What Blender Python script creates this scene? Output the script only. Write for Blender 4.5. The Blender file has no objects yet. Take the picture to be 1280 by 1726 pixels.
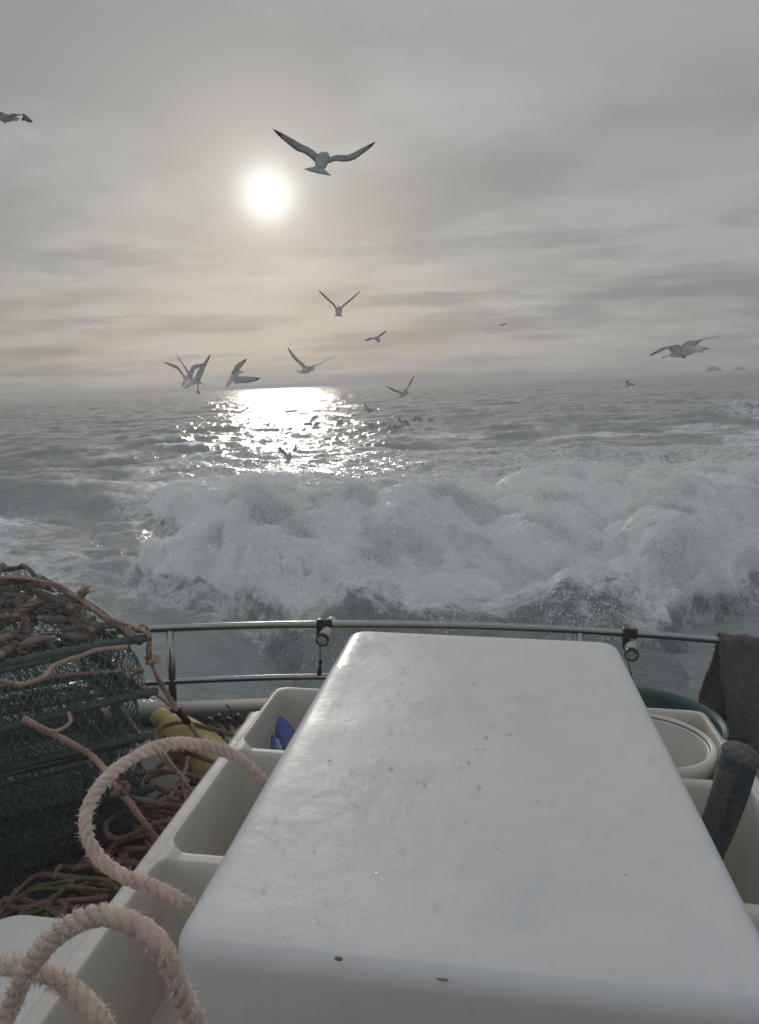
import bpy, bmesh, math, random
import numpy as np
from mathutils import Matrix, Vector, Quaternion

random.seed(7); rng = np.random.default_rng(11)
S = bpy.context.scene
COL = S.collection
R = math.radians

# ------------------------------------------------------------------ camera
FPX = 1290.0                                   # focal length in pixels of a 1280 x 1726 frame
EYE = np.array([0.0, 0.0, 2.5])                # eye height above the mean sea level (metres)
UPC = np.array([-0.0392639, 0.98544684, -0.16538701])   # world up seen from the camera (x right, y up, z ahead)
FWC = np.array([0, 0, 1.0]) - UPC * UPC[2]; FWC /= np.linalg.norm(FWC)
RTC = np.cross(UPC, FWC)
C2W = np.stack([RTC, FWC, UPC])                # camera axes -> world
# the boat is heeled and turned a little against the sea: columns are its right, aft and up axes
B2W = np.array([[0.98826176, 0.14701224, 0.04154634],
                [-0.14755757, 0.98899918, 0.01036241],
                [-0.03956589, -0.01637125, 0.99908284]])
cam_d = bpy.data.cameras.new('camera'); cam = bpy.data.objects.new('camera', cam_d); COL.objects.link(cam)
cx, cy, cz = C2W[:, 0], C2W[:, 1], -C2W[:, 2]
cam.matrix_world = Matrix(((cx[0], cy[0], cz[0], EYE[0]), (cx[1], cy[1], cz[1], EYE[1]), (cx[2], cy[2], cz[2], EYE[2]), (0, 0, 0, 1)))
cam_d.sensor_fit = 'VERTICAL'; cam_d.sensor_height = 36; cam_d.sensor_width = 36
cam_d.lens = FPX / 1726 * 36
cam_d.clip_start = 0.05; cam_d.clip_end = 30000
cam_d.dof.use_dof = True; cam_d.dof.focus_distance = 3.6; cam_d.dof.aperture_fstop = 13
S.camera = cam

# ------------------------------------------------------------------ sky, sun, exposure
SUN_EL, SUN_AZ = 13.2, -7.0                    # degrees; azimuth from +Y towards +X
sd = np.array([math.cos(R(SUN_EL)) * math.sin(R(SUN_AZ)), math.cos(R(SUN_EL)) * math.cos(R(SUN_AZ)), math.sin(R(SUN_EL))])
S.view_settings.view_transform = 'Standard'; S.view_settings.look = 'None'
S.view_settings.exposure = 0.22; S.view_settings.gamma = 1.0
try: S.view_settings.use_curve_mapping = False
except Exception: pass
S.cycles.max_bounces = 8; S.cycles.diffuse_bounces = 4; S.cycles.glossy_bounces = 3; S.cycles.transparent_max_bounces = 10; S.cycles.sample_clamp_indirect = 4.0; S.cycles.caustics_reflective = False; S.cycles.caustics_refractive = False
S.cycles.volume_bounces = 2; S.cycles.use_denoising = True

W = bpy.data.worlds.new('World'); S.world = W; W.use_nodes = True
nt = W.node_tree; nt.nodes.clear()
def N(t, kind, **kw):
    n = t.nodes.new(kind)
    for k, v in kw.items():
        if k.startswith('i_'):
            key = k[2:]; key = int(key) if key.isdigit() else key.replace('_', ' ')
            n.inputs[key].default_value = v
        else: setattr(n, k, v)
    return n
def L(t, a, b): t.links.new(a, b)
def math_(t, op, a, b=None, c=None, clamp=False):
    n = t.nodes.new('ShaderNodeMath'); n.operation = op; n.use_clamp = clamp
    for i, x in enumerate((a, b, c)):
        if x is None: continue
        if isinstance(x, (int, float)): n.inputs[i].default_value = x
        else: L(t, x, n.inputs[i])
    return n.outputs[0]
def ramp(t, fac, stops, interp='LINEAR'):
    n = t.nodes.new('ShaderNodeValToRGB'); L(t, fac, n.inputs[0]); cr = n.color_ramp; cr.interpolation = interp
    while len(cr.elements) < len(stops): cr.elements.new(0.5)
    for e, (p, c) in zip(cr.elements, stops):
        e.position = p; e.color = (c, c, c, 1) if isinstance(c, (int, float)) else (*c, 1)
    return n.outputs[0]
def mixc(t, fac, a, b, mode='MIX'):
    n = t.nodes.new('ShaderNodeMix'); n.data_type = 'RGBA'; n.blend_type = mode
    for i, x in ((0, fac), (6, a), (7, b)):
        if isinstance(x, (int, float)): n.inputs[i].default_value = x
        elif isinstance(x, tuple): n.inputs[i].default_value = (*x, 1)
        else: L(t, x, n.inputs[i])
    return n.outputs[2]
tc = N(nt, 'ShaderNodeTexCoord'); DIR = tc.outputs['Generated']
sky = N(nt, 'ShaderNodeTexSky', sky_type='NISHITA', sun_disc=False, sun_elevation=R(SUN_EL), sun_rotation=R(SUN_AZ), altitude=0, air_density=1.0, dust_density=3.0, ozone_density=1.0)
sep = N(nt, 'ShaderNodeSeparateXYZ'); L(nt, DIR, sep.inputs[0])
zc = math_(nt, 'MAXIMUM', sep.outputs[2], 0.0)
den = math_(nt, 'ADD', zc, 0.09)
cxn = math_(nt, 'DIVIDE', sep.outputs[0], den); cyn = math_(nt, 'DIVIDE', sep.outputs[1], den)
comb = N(nt, 'ShaderNodeCombineXYZ'); L(nt, cxn, comb.inputs[0]); L(nt, cyn, comb.inputs[1])
def cloud_noise(scale, detail, rough, sx, sy, off, dist=0.0, rot=0.0):
    m = N(nt, 'ShaderNodeMapping'); m.inputs['Scale'].default_value = (sx, sy, 1); m.inputs['Location'].default_value = off
    m.inputs['Rotation'].default_value = (0, 0, R(rot))
    L(nt, comb.outputs[0], m.inputs[0])
    n = N(nt, 'ShaderNodeTexNoise', i_Scale=scale, i_Detail=detail, i_Roughness=rough, i_Distortion=dist); L(nt, m.outputs[0], n.inputs['Vector'])
    return n.outputs['Fac']
c1 = cloud_noise(0.6, 9, 0.58, 1.0, 1.15, (3.1, 1.7, 0), 0.25, 14)
c2 = cloud_noise(0.95, 8, 0.6, 0.85, 1.2, (9.0, -4.0, 3.0), 0.2, -8)
c3 = cloud_noise(0.3, 4, 0.5, 1.0, 1.0, (-2.0, 6.0, 1.0), 0.3)
# thin overcast veil: grey, warmer low down towards the sun's side
veil = ramp(nt, zc, [(0.0, (0.295, 0.288, 0.278)), (0.035, (0.330, 0.314, 0.286)), (0.09, (0.332, 0.326, 0.308)), (0.22, (0.312, 0.318, 0.323)), (0.45, (0.290, 0.300, 0.313)), (1.0, (0.325, 0.340, 0.362))])
veil = mixc(nt, math_(nt, 'MULTIPLY', ramp(nt, sep.outputs[0], [(0.0, 0.0), (0.4, 1.0)]), 0.8), veil, (0.262, 0.267, 0.270))
thick = math_(nt, 'ADD', math_(nt, 'MULTIPLY', c1, 0.6), math_(nt, 'MULTIPLY', c3, 0.4))
shade = ramp(nt, thick, [(0.42, 1.14), (0.5, 1.0), (0.58, 0.76)])
veil = mixc(nt, 1.0, veil, shade, 'MULTIPLY')
# darker stray wisps below the veil in the lower sky
low = ramp(nt, zc, [(0.0, 0.25), (0.035, 0.7), (0.10, 1.0), (0.16, 0.75), (0.24, 0.22), (0.6, 0.12)])
wisp = math_(nt, 'MULTIPLY', ramp(nt, c2, [(0.49, 0.0), (0.60, 1.0)]), low)
veil = mixc(nt, math_(nt, 'MULTIPLY', wisp, 0.8), veil, (0.180, 0.196, 0.212))
# the sun behind the veil: a blurred disc and its aureole
dotn = N(nt, 'ShaderNodeVectorMath', operation='DOT_PRODUCT'); L(nt, DIR, dotn.inputs[0]); dotn.inputs[1].default_value = tuple(sd)
ang = math_(nt, 'MULTIPLY', math_(nt, 'ARCCOSINE', math_(nt, 'MINIMUM', dotn.outputs['Value'], 0.9999999)), 180 / math.pi)
a2 = math_(nt, 'POWER', math_(nt, 'DIVIDE', ang, 1.75), 2.0)
disc = math_(nt, 'MULTIPLY', math_(nt, 'EXPONENT', math_(nt, 'MULTIPLY', a2, -1.0)), 0.62)
g1 = math_(nt, 'MULTIPLY', math_(nt, 'EXPONENT', math_(nt, 'MULTIPLY', ang, -0.24)), 0.24)
g2 = math_(nt, 'MULTIPLY', math_(nt, 'EXPONENT', math_(nt, 'MULTIPLY', ang, -0.09)), 0.06)
glow = math_(nt, 'ADD', math_(nt, 'ADD', disc, g1), g2)
glowc = mixc(nt, 1.0, (1.0, 0.97, 0.90), glow, 'MULTIPLY')
skyc = mixc(nt, 1.0, sky.outputs[0], (0.1, 0.1, 0.1), 'MULTIPLY')
tot = mixc(nt, 0.98, skyc, veil)
tot = mixc(nt, 1.0, tot, glowc, 'ADD')
tot10 = mixc(nt, 1.0, tot, (10.0, 10.0, 10.0), 'MULTIPLY')
bg = N(nt, 'ShaderNodeBackground', i_Strength=0.1); L(nt, tot10, bg.inputs[0])
wo = N(nt, 'ShaderNodeOutputWorld'); L(nt, bg.outputs[0], wo.inputs[0])

sun_d = bpy.data.lights.new('sun', 'SUN'); sun = bpy.data.objects.new('sun', sun_d); COL.objects.link(sun)
sun_d.energy = 0.5; sun_d.angle = R(5.0); sun_d.color = (1.0, 0.93, 0.82)
sun.rotation_mode = 'QUATERNION'; sun.rotation_quaternion = Vector(tuple(sd)).to_track_quat('Z', 'Y')

# ------------------------------------------------------------------ helpers: places
def ray(px, py): return np.array([px - 640.0, 863.0 - py, FPX])
def wd(px, py, d):            # world point seen at a pixel, d metres ahead of the eye
    return C2W @ (ray(px, py) / FPX * d) + EYE
W2B = B2W.T
def bp(px, py, w):            # boat-frame point (eye is its origin) on the level w
    d = W2B @ (C2W @ ray(px, py)); return d * (w / d[2])
def bv(px, py, v):            # boat-frame point on the cross plane v
    d = W2B @ (C2W @ ray(px, py)); return d * (v / d[1])
def bd(px, py, d):            # boat-frame point d metres ahead
    return W2B @ (C2W @ (ray(px, py) / FPX * d))

# ------------------------------------------------------------------ helpers: meshes
class MB:
    def __init__(s): s.v = []; s.f = []; s.n = 0
    def add(s, V, F):
        V = np.asarray(V, float).reshape(-1, 3); s.v.append(V); o = s.n
        s.f += [tuple(i + o for i in f) for f in F]; s.n += len(V); return s
    def rings(s, rings, closed=True, cap0=True, cap1=True):
        k = len(rings[0]); V = np.concatenate(rings); F = []
        for i in range(len(rings) - 1):
            for j in range(k if closed else k - 1):
                a = i * k + j; b = i * k + (j + 1) % k
                F.append((a, b, b + k, a + k))
        if cap0: F.append(tuple(range(k - 1, -1, -1)))
        if cap1: F.append(tuple(range((len(rings) - 1) * k, len(rings) * k)))
        return s.add(V, F)
    def tube(s, P, r, n=8, caps=True, closed=False):
        P = np.asarray(P, float); m = len(P); r = np.full(m, r) if np.isscalar(r) else np.asarray(r)
        T, U, B = frames(P, closed); rs = []
        a = np.arange(n) / n * 2 * math.pi
        for i in range(m): rs.append(P[i] + r[i] * (np.cos(a)[:, None] * U[i] + np.sin(a)[:, None] * B[i]))
        if closed: rs.append(rs[0])
        return s.rings(rs, True, caps and not closed, caps and not closed)
    def box(s, lo, hi, bev=0.0):
        lo = np.array(lo, float); hi = np.array(hi, float)
        if bev <= 0:
            V = [(x, y, z) for z in (lo[2], hi[2]) for (x, y) in ((lo[0], lo[1]), (hi[0], lo[1]), (hi[0], hi[1]), (lo[0], hi[1]))]
            return s.add(V, [(3, 2, 1, 0), (4, 5, 6, 7), (0, 1, 5, 4), (1, 2, 6, 5), (2, 3, 7, 6), (3, 0, 4, 7)])
        return s.rbox(lo, hi, bev * 1.6, bev)
    def rbox(s, lo, hi, rad, bev, seg=6, bseg=4, bottom=True):
        rs = []
        prof = []
        if bottom: prof += [(bev * (1 - math.sin(t)), lo[2] + bev * (1 - math.cos(t))) for t in np.linspace(0, math.pi / 2, bseg + 1)]
        else: prof += [(0, lo[2])]
        prof += [(bev * (1 - math.cos(t)), hi[2] - bev * (1 - math.sin(t))) for t in np.linspace(0, math.pi / 2, bseg + 1)]
        for ins, z in prof: rs.append(rrect(lo[0] + ins, lo[1] + ins, hi[0] - ins, hi[1] - ins, max(rad - ins, 0.002), z, seg))
        return s.rings(rs)
    def lathe(s, prof, c, axis=(0, 0, 1), n=28, caps=True):
        ax = np.array(axis, float); ax /= np.linalg.norm(ax)
        h = np.array([1.0, 0, 0]) if abs(ax[0]) < 0.8 else np.array([0, 1.0, 0])
        U = np.cross(ax, h); U /= np.linalg.norm(U); B = np.cross(ax, U)
        a = np.arange(n) / n * 2 * math.pi; c = np.array(c, float)
        rs = [c + ax * z + max(r, 1e-4) * (np.cos(a)[:, None] * U + np.sin(a)[:, None] * B) for r, z in prof]
        return s.rings(rs, True, caps, caps)
    def mesh(s, name, mat, smooth=True, off=None):
        V = np.concatenate(s.v) if s.v else np.zeros((0, 3))
        if off is not None: V = V - off
        me = bpy.data.meshes.new(name); me.from_pydata(V.tolist(), [], s.f); me.update()
        if smooth: me.polygons.foreach_set('use_smooth', [True] * len(me.polygons))
        if mat: me.materials.append(mat)
        return me
def rrect(x0, y0, x1, y1, r, z, seg=6):
    out = []
    r = min(r, (x1 - x0) / 2 - 1e-4, (y1 - y0) / 2 - 1e-4)
    for (cx_, cy_, a0) in ((x1 - r, y1 - r, 0), (x0 + r, y1 - r, 90), (x0 + r, y0 + r, 180), (x1 - r, y0 + r, 270)):
        for k in range(seg + 1):
            a = R(a0 + 90 * k / seg); out.append((cx_ + r * math.cos(a), cy_ + r * math.sin(a), z))
    return np.array(out)
def frames(P, closed=False):
    m = len(P)
    if closed: T = np.roll(P, -1, 0) - np.roll(P, 1, 0)
    else: T = np.gradient(P, axis=0)
    T /= np.linalg.norm(T, axis=1)[:, None] + 1e-12
    U = np.zeros_like(P); h = np.array([0, 0, 1.0]) if abs(T[0][2]) < 0.9 else np.array([1.0, 0, 0])
    u = np.cross(h, T[0]); u /= np.linalg.norm(u); U[0] = u
    for i in range(1, m):
        u = u - T[i] * (u @ T[i]); u /= np.linalg.norm(u) + 1e-12; U[i] = u
    return T, U, np.cross(T, U)
def spline(pts, n, closed=False):
    P = np.asarray(pts, float); m = len(P)
    if closed: Q = np.concatenate([P[-1:], P, P[:2]])
    else: Q = np.concatenate([2 * P[:1] - P[1:2], P, 2 * P[-1:] - P[-2:-1]])
    segs = m if closed else m - 1; t = np.linspace(0, segs, n, endpoint=not closed); out = []
    for x in t:
        i = min(int(x), segs - 1); f = x - i; a, b, c, d = Q[i], Q[i + 1], Q[i + 2], Q[i + 3]
        out.append(0.5 * (2 * b + (c - a) * f + (2 * a - 5 * b + 4 * c - d) * f * f + (3 * b - a - 3 * c + d) * f ** 3))
    P2 = np.array(out)
    if closed: return P2
    s = np.concatenate([[0], np.cumsum(np.linalg.norm(np.diff(P2, axis=0), axis=1))]); u = np.linspace(0, s[-1], n)
    return np.stack([np.interp(u, s, P2[:, k]) for k in range(3)], 1)
def grid_mesh(name, V, nr, nc, mat, attrs=None, wrap=False):
    me = bpy.data.meshes.new(name); me.vertices.add(nr * nc); me.vertices.foreach_set('co', np.ascontiguousarray(V, dtype=np.float32).ravel())
    i = np.arange(nr - 1)[:, None]; ncf = nc if wrap else nc - 1; j = np.arange(ncf)[None, :]; jn = (j + 1) % nc
    q = np.stack([i * nc + j, i * nc + jn, (i + 1) * nc + jn, (i + 1) * nc + j], -1).reshape(-1, 4).astype(np.int32)
    nf = len(q); me.loops.add(nf * 4); me.loops.foreach_set('vertex_index', q.ravel())
    me.polygons.add(nf); me.polygons.foreach_set('loop_start', np.arange(nf, dtype=np.int32) * 4); me.polygons.foreach_set('loop_total', np.full(nf, 4, np.int32))
    me.polygons.foreach_set('use_smooth', np.ones(nf, bool))
    for k, a in (attrs or {}).items():
        at = me.attributes.new(k, 'FLOAT', 'POINT'); at.data.foreach_set('value', np.ascontiguousarray(a, dtype=np.float32).ravel())
    me.update(calc_edges=True); me.materials.append(mat); me.validate()
    return me

# ------------------------------------------------------------------ helpers: objects
def tag(o, label=None, cat=None, group=None, kind=None):
    for k, x in (('label', label), ('category', cat), ('group', group), ('kind', kind)):
        if x: o[k] = x
    return o
B4 = Matrix(B2W.tolist()).to_4x4()
def root(name, base, label, cat, group=None):      # an Empty at the thing's base, in the boat's frame
    o = bpy.data.objects.new(name, None); COL.objects.link(o); o.empty_display_size = 0.1
    o.matrix_world = Matrix.Translation(Vector(tuple(B2W @ np.asarray(base, float) + EYE))) @ B4
    o['base'] = tuple(float(x) for x in base); tag(o, label, cat, group); return o
def part(name, mb, mat, parent, smooth=True, kind=None, base=None, mesh=None):
    b = np.array(base if base is not None else rootbase(parent))
    me = mesh or mb.mesh(name, mat, smooth, b)
    o = bpy.data.objects.new(name, me); COL.objects.link(o); o.parent = parent
    if kind: o['kind'] = kind
    return o
def rootbase(o):
    while o.parent: o = o.parent
    return o['base']
def single(name, mb, mat, base, label, cat, group=None, kind=None, smooth=True):   # a thing of one mesh in the boat's frame
    me = mb.mesh(name, mat, smooth, np.array(base)); o = bpy.data.objects.new(name, me); COL.objects.link(o)
    o.matrix_world = Matrix.Translation(Vector(tuple(B2W @ np.asarray(base, float) + EYE))) @ B4
    o['base'] = tuple(float(x) for x in base); tag(o, label, cat, group, kind); return o
def auto_sharp(o, deg=40):
    me = o.data
    bm = bmesh.new(); bm.from_mesh(me)
    for e in bm.edges:
        if len(e.link_faces) == 2 and e.calc_face_angle(0) > R(deg): e.smooth = False
    bm.to_mesh(me); bm.free()

# ------------------------------------------------------------------ helpers: noise (numpy)
_perm = rng.permutation(256); _perm = np.concatenate([_perm, _perm]); _g2 = np.stack([np.cos(np.arange(256) * 0.7319), np.sin(np.arange(256) * 0.7319)], 1); rng.shuffle(_g2)
def perlin(x, y, seed=0):
    x = np.asarray(x, float) + seed * 17.31; y = np.asarray(y, float) - seed * 9.77
    xi = np.floor(x).astype(int); yi = np.floor(y).astype(int); xf = x - xi; yf = y - yi
    u = xf ** 3 * (xf * (xf * 6 - 15) + 10); v = yf ** 3 * (yf * (yf * 6 - 15) + 10)
    def g(i, j):
        h = _perm[(_perm[(xi + i) & 255] + yi + j) & 255]; G = _g2[h]; return G[..., 0] * (xf - i) + G[..., 1] * (yf - j)
    a = g(0, 0); b = g(1, 0); c = g(0, 1); d = g(1, 1)
    return 1.5 * ((a + u * (b - a)) + v * ((c + u * (d - c)) - (a + u * (b - a))))
def fbm(x, y, oct=4, seed=0, gain=0.5, lac=2.03):
    s = 0; a = 1; t = 0
    for k in range(oct): s = s + a * perlin(x, y, seed + k); t += a; x = x * lac; y = y * lac; a *= gain
    return s / t
def billow(x, y, oct=4, seed=0, gain=0.5, lac=2.1):     # rounded puffs with sharp creases, 0..1
    s = 0; a = 1; t = 0
    for k in range(oct): s = s + a * np.abs(perlin(x, y, seed + k)); t += a; x = x * lac; y = y * lac; a *= gain
    return s / t
def puffs(x, y, seed=0):                # round cauliflower heads: 1 at a cell's middle, 0 in the creases
    xi = np.floor(x).astype(int); yi = np.floor(y).astype(int); best = np.full(np.shape(x), 9.0)
    for i in (-1, 0, 1):
        for j in (-1, 0, 1):
            h = _perm[(_perm[(xi + i + seed * 7) & 255] + yi + j + seed * 13) & 255]; h2 = _perm[(h + 71) & 255]; h3 = _perm[(h2 + 29) & 255]
            d = ((xi + i + 0.15 + 0.7 * h / 255 - x) ** 2 + (yi + j + 0.15 + 0.7 * h2 / 255 - y) ** 2) / (0.6 + 0.8 * h3 / 255); best = np.minimum(best, d)
    return np.sqrt(np.clip(1 - best / 0.95, 0, 1))
def sstep(a, b, x):
    t = np.clip((x - a) / (b - a), 0, 1); return t * t * (3 - 2 * t)

# ------------------------------------------------------------------ materials
def mat(name):
    m = bpy.data.materials.new(name); m.use_nodes = True; t = m.node_tree; p = t.nodes['Principled BSDF']; return m, t, p
def simple(name, col, rough=0.5, metal=0.0, var=0.0, vscale=20, bump=0.0, bscale=60, spec=0.5, trans=0.0, ior=1.45):
    m, t, p = mat(name); p.inputs['Roughness'].default_value = rough; p.inputs['Metallic'].default_value = metal
    p.inputs['Specular IOR Level'].default_value = spec; p.inputs['IOR'].default_value = ior; p.inputs['Transmission Weight'].default_value = trans
    p.inputs['Base Color'].default_value = (*col, 1)
    tc_ = N(t, 'ShaderNodeTexCoord')
    if var > 0:
        n = N(t, 'ShaderNodeTexNoise', i_Scale=vscale, i_Detail=6, i_Roughness=0.6); L(t, tc_.outputs['Object'], n.inputs['Vector'])
        c = ramp(t, n.outputs['Fac'], [(0.3, tuple(x * (1 - var) for x in col)), (0.7, tuple(min(1, x * (1 + var * 0.6)) for x in col))])
        L(t, c, p.inputs['Base Color'])
    if bump > 0:
        n = N(t, 'ShaderNodeTexNoise', i_Scale=bscale, i_Detail=5, i_Roughness=0.6); L(t, tc_.outputs['Object'], n.inputs['Vector'])
        b = N(t, 'ShaderNodeBump', i_Strength=bump, i_Distance=0.004); L(t, n.outputs['Fac'], b.inputs['Height']); L(t, b.outputs[0], p.inputs['Normal'])
    return m
def gelcoat(name, col, wet):
    m, t, p = mat(name); tc_ = N(t, 'ShaderNodeTexCoord'); o = tc_.outputs['Object']
    n1 = N(t, 'ShaderNodeTexNoise', i_Scale=2.2, i_Detail=7, i_Roughness=0.65); L(t, o, n1.inputs['Vector'])
    n2 = N(t, 'ShaderNodeTexNoise', i_Scale=38, i_Detail=4, i_Roughness=0.6); L(t, o, n2.inputs['Vector'])
    base = ramp(t, n1.outputs['Fac'], [(0.30, tuple(c * k_ for c, k_ in zip(col, (0.92, 0.92, 0.92) if wet else (0.80, 0.76, 0.69)))), (0.62, col)])
    # scuffs and specks
    v = N(t, 'ShaderNodeTexVoronoi', i_Scale=26.0); L(t, o, v.inputs['Vector'])
    n3 = N(t, 'ShaderNodeTexNoise', i_Scale=9, i_Detail=2); L(t, o, n3.inputs['Vector'])
    sp = math_(t, 'MULTIPLY', ramp(t, v.outputs['Distance'], [(0.03, 1.0), (0.10, 0.0)]), ramp(t, n3.outputs['Fac'], [(0.60, 0.0), (0.68, 1.0)]))
    mp = N(t, 'ShaderNodeMapping'); mp.inputs['Scale'].default_value = (1.0, 9.0, 2.0); mp.inputs['Rotation'].default_value = (0, 0, 0.35); L(t, o, mp.inputs[0])
    n4 = N(t, 'ShaderNodeTexNoise', i_Scale=9, i_Detail=5, i_Roughness=0.7); L(t, mp.outputs[0], n4.inputs['Vector'])
    sc = ramp(t, n4.outputs['Fac'], [(0.66, 0.0), (0.74, 0.35)])
    base = mixc(t, math_(t, 'MULTIPLY', sp, 0.7), base, (0.16, 0.16, 0.16))
    base = mixc(t, sc, base, tuple(c * 0.72 for c in col))
    pud = 0.0
    if wet:      # thin films and runs of water left on the lid
        mq = N(t, 'ShaderNodeMapping'); mq.inputs['Scale'].default_value = (2.4, 0.9, 1.0); L(t, o, mq.inputs[0])
        n6 = N(t, 'ShaderNodeTexNoise', i_Scale=3.0, i_Detail=5, i_Roughness=0.55, i_Distortion=0.4); L(t, mq.outputs[0], n6.inputs['Vector'])
        pud = ramp(t, n6.outputs['Fac'], [(0.555, 0.0), (0.60, 1.0)]); base = mixc(t, math_(t, 'MULTIPLY', pud, 0.25), base, tuple(c * k_ for c, k_ in zip(col, (0.84, 0.86, 0.88))))
        mr = N(t, 'ShaderNodeMapping'); mr.inputs['Scale'].default_value = (26.0, 1.2, 1.0); mr.inputs['Rotation'].default_value = (0, 0, -0.06); L(t, o, mr.inputs[0])
        n7 = N(t, 'ShaderNodeTexNoise', i_Scale=2.0, i_Detail=4, i_Roughness=0.6); L(t, mr.outputs[0], n7.inputs['Vector'])
        base = mixc(t, ramp(t, n7.outputs['Fac'], [(0.58, 0.0), (0.72, 0.45)]), base, tuple(c * 0.86 for c in col))
    L(t, base, p.inputs['Base Color'])
    rr = ramp(t, n1.outputs['Fac'], [(0.35, 0.34 if wet else 0.40), (0.62, 0.52)])
    if wet: rr = mixc(t, math_(t, 'MULTIPLY', pud, 0.7), rr, (0.22, 0.22, 0.22))
    L(t, rr, p.inputs['Roughness']); p.inputs['Specular IOR Level'].default_value = 0.4
    b = N(t, 'ShaderNodeBump', i_Strength=0.30, i_Distance=0.003); L(t, n2.outputs['Fac'], b.inputs['Height'])
    b2 = N(t, 'ShaderNodeBump', i_Strength=0.35, i_Distance=0.02); n5 = N(t, 'ShaderNodeTexNoise', i_Scale=4.0, i_Detail=3); L(t, o, n5.inputs['Vector'])
    L(t, n5.outputs['Fac'], b2.inputs['Height']); L(t, b.outputs[0], b2.inputs['Normal']); L(t, b2.outputs[0], p.inputs['Normal'])
    return m
M = {}
M['lid'] = gelcoat('white_gelcoat_wet', (0.79, 0.80, 0.805), True)
M['tray'] = gelcoat('white_gelcoat', (0.82, 0.80, 0.76), False)
M['steel'] = simple('stainless_tube', (0.42, 0.42, 0.41), 0.22, 1.0, 0.15, 30, 0.05, 150)
M['net'] = simple('net_twine', (0.15, 0.22, 0.20), 0.42, 0, 0.3, 40)
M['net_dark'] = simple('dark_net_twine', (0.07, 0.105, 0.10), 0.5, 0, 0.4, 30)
M['netbar'] = simple('rope_wrapped_bar', (0.10, 0.13, 0.12), 0.6, 0, 0.4, 60, 0.3, 300)
def ropemat(name, col, var=0.38):
    m, t, p = mat(name); tc_ = N(t, 'ShaderNodeTexCoord')
    n = N(t, 'ShaderNodeTexNoise', i_Scale=14, i_Detail=5, i_Roughness=0.65); L(t, tc_.outputs['Object'], n.inputs['Vector'])
    n2 = N(t, 'ShaderNodeTexNoise', i_Scale=420, i_Detail=2); L(t, tc_.outputs['Object'], n2.inputs['Vector'])
    c = ramp(t, n.outputs['Fac'], [(0.3, tuple(x * (1 - var) for x in col)), (0.7, tuple(min(1, x * (1 + var * .6)) for x in col))])
    c = mixc(t, 0.35, c, mixc(t, 1.0, c, ramp(t, n2.outputs['Fac'], [(0.3, 0.45), (0.7, 1.3)]), 'MULTIPLY'))
    L(t, c, p.inputs['Base Color']); p.inputs['Roughness'].default_value = 0.85
    b = N(t, 'ShaderNodeBump', i_Strength=0.5, i_Distance=0.002); L(t, n2.outputs['Fac'], b.inputs['Height']); L(t, b.outputs[0], p.inputs['Normal'])
    return m
M['rope'] = ropemat('faded_pink_rope', (0.86, 0.645, 0.555))
M['rope_tan'] = ropemat('tan_rope', (0.82, 0.69, 0.55))
M['rope_thin'] = ropemat('salmon_line', (0.62, 0.42, 0.35))
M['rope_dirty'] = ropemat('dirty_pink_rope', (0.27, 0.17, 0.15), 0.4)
M['rope_green'] = ropemat('olive_line', (0.16, 0.15, 0.07), 0.4)
M['fibre'] = simple('rope_fibre', (0.85, 0.74, 0.68), 0.8)
M['tape'] = simple('black_tape', (0.012, 0.012, 0.013), 0.45)
M['yellow'] = simple('yellow_float', (0.60, 0.52, 0.20), 0.42, 0, 0.25, 9, 0.15, 40)
M['blue'] = simple('blue_plastic', (0.08, 0.13, 0.40), 0.45, 0, 0.2, 30)
M['whiteplastic'] = simple('white_plastic', (0.80, 0.79, 0.77), 0.42, 0, 0.1, 10, 0.1, 50)
M['bucket'] = simple('bucket_plastic', (0.82, 0.80, 0.74), 0.38, 0, 0.12, 8, 0.06, 60)
M['greentub'] = simple('green_tub_plastic', (0.035, 0.10, 0.092), 0.4, 0, 0.3, 12, 0.1, 60)
M['dark'] = simple('black_plastic', (0.020, 0.022, 0.024), 0.4, 0, 0.2, 60)
M['rubber'] = simple('gunwale_rubber', (0.040, 0.048, 0.050), 0.55, 0, 0.4, 25, 0.2, 60)
M['lens'] = simple('pale_lens', (0.66, 0.63, 0.56), 0.22, 0, 0.25, 60)
M['clear'] = simple('cloudy_clear_tube', (0.62, 0.64, 0.62), 0.3, 0, 0.1, 40)
M['foamgrip'] = simple('foam_grip', (0.075, 0.092, 0.105), 0.85, 0, 0.45, 60, 0.6, 220)
M['gripcap'] = simple('fuzzy_grip_cap', (0.17, 0.175, 0.175), 0.95, 0, 0.5, 90, 0.8, 300)
M['cord'] = simple('thin_grip_cord', (0.20, 0.19, 0.17), 0.7, 0, 0.4, 200)
M['cloth'] = simple('damp_grey_cloth', (0.17, 0.16, 0.145), 0.95, 0, 0.35, 45, 0.8, 500)
M['hull'] = simple('hull_paint', (0.55, 0.54, 0.50), 0.4, 0, 0.2, 4, 0.1, 20)
M['deck'] = simple('wet_deck', (0.10, 0.105, 0.11), 0.35, 0, 0.4, 6, 0.5, 40)
M['weed'] = simple('dark_weed', (0.045, 0.035, 0.03), 0.5, 0, 0.4, 60)
M['isle'] = simple('island_rock', (0.11, 0.115, 0.12), 0.9, 0, 0.4, 0.05)
def droplet_mat():
    m, t, p = mat('water_bead'); fz = N(t, 'ShaderNodeFresnel', i_IOR=1.33); tr = N(t, 'ShaderNodeBsdfTransparent'); tr.inputs[0].default_value = (0.99, 0.99, 0.99, 1)
    gl = N(t, 'ShaderNodeBsdfGlossy', i_Roughness=0.03); mx = N(t, 'ShaderNodeMixShader'); L(t, fz.outputs[0], mx.inputs[0]); L(t, tr.outputs[0], mx.inputs[1]); L(t, gl.outputs[0], mx.inputs[2]); L(t, mx.outputs[0], t.nodes['Material Output'].inputs[0]); return m
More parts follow.
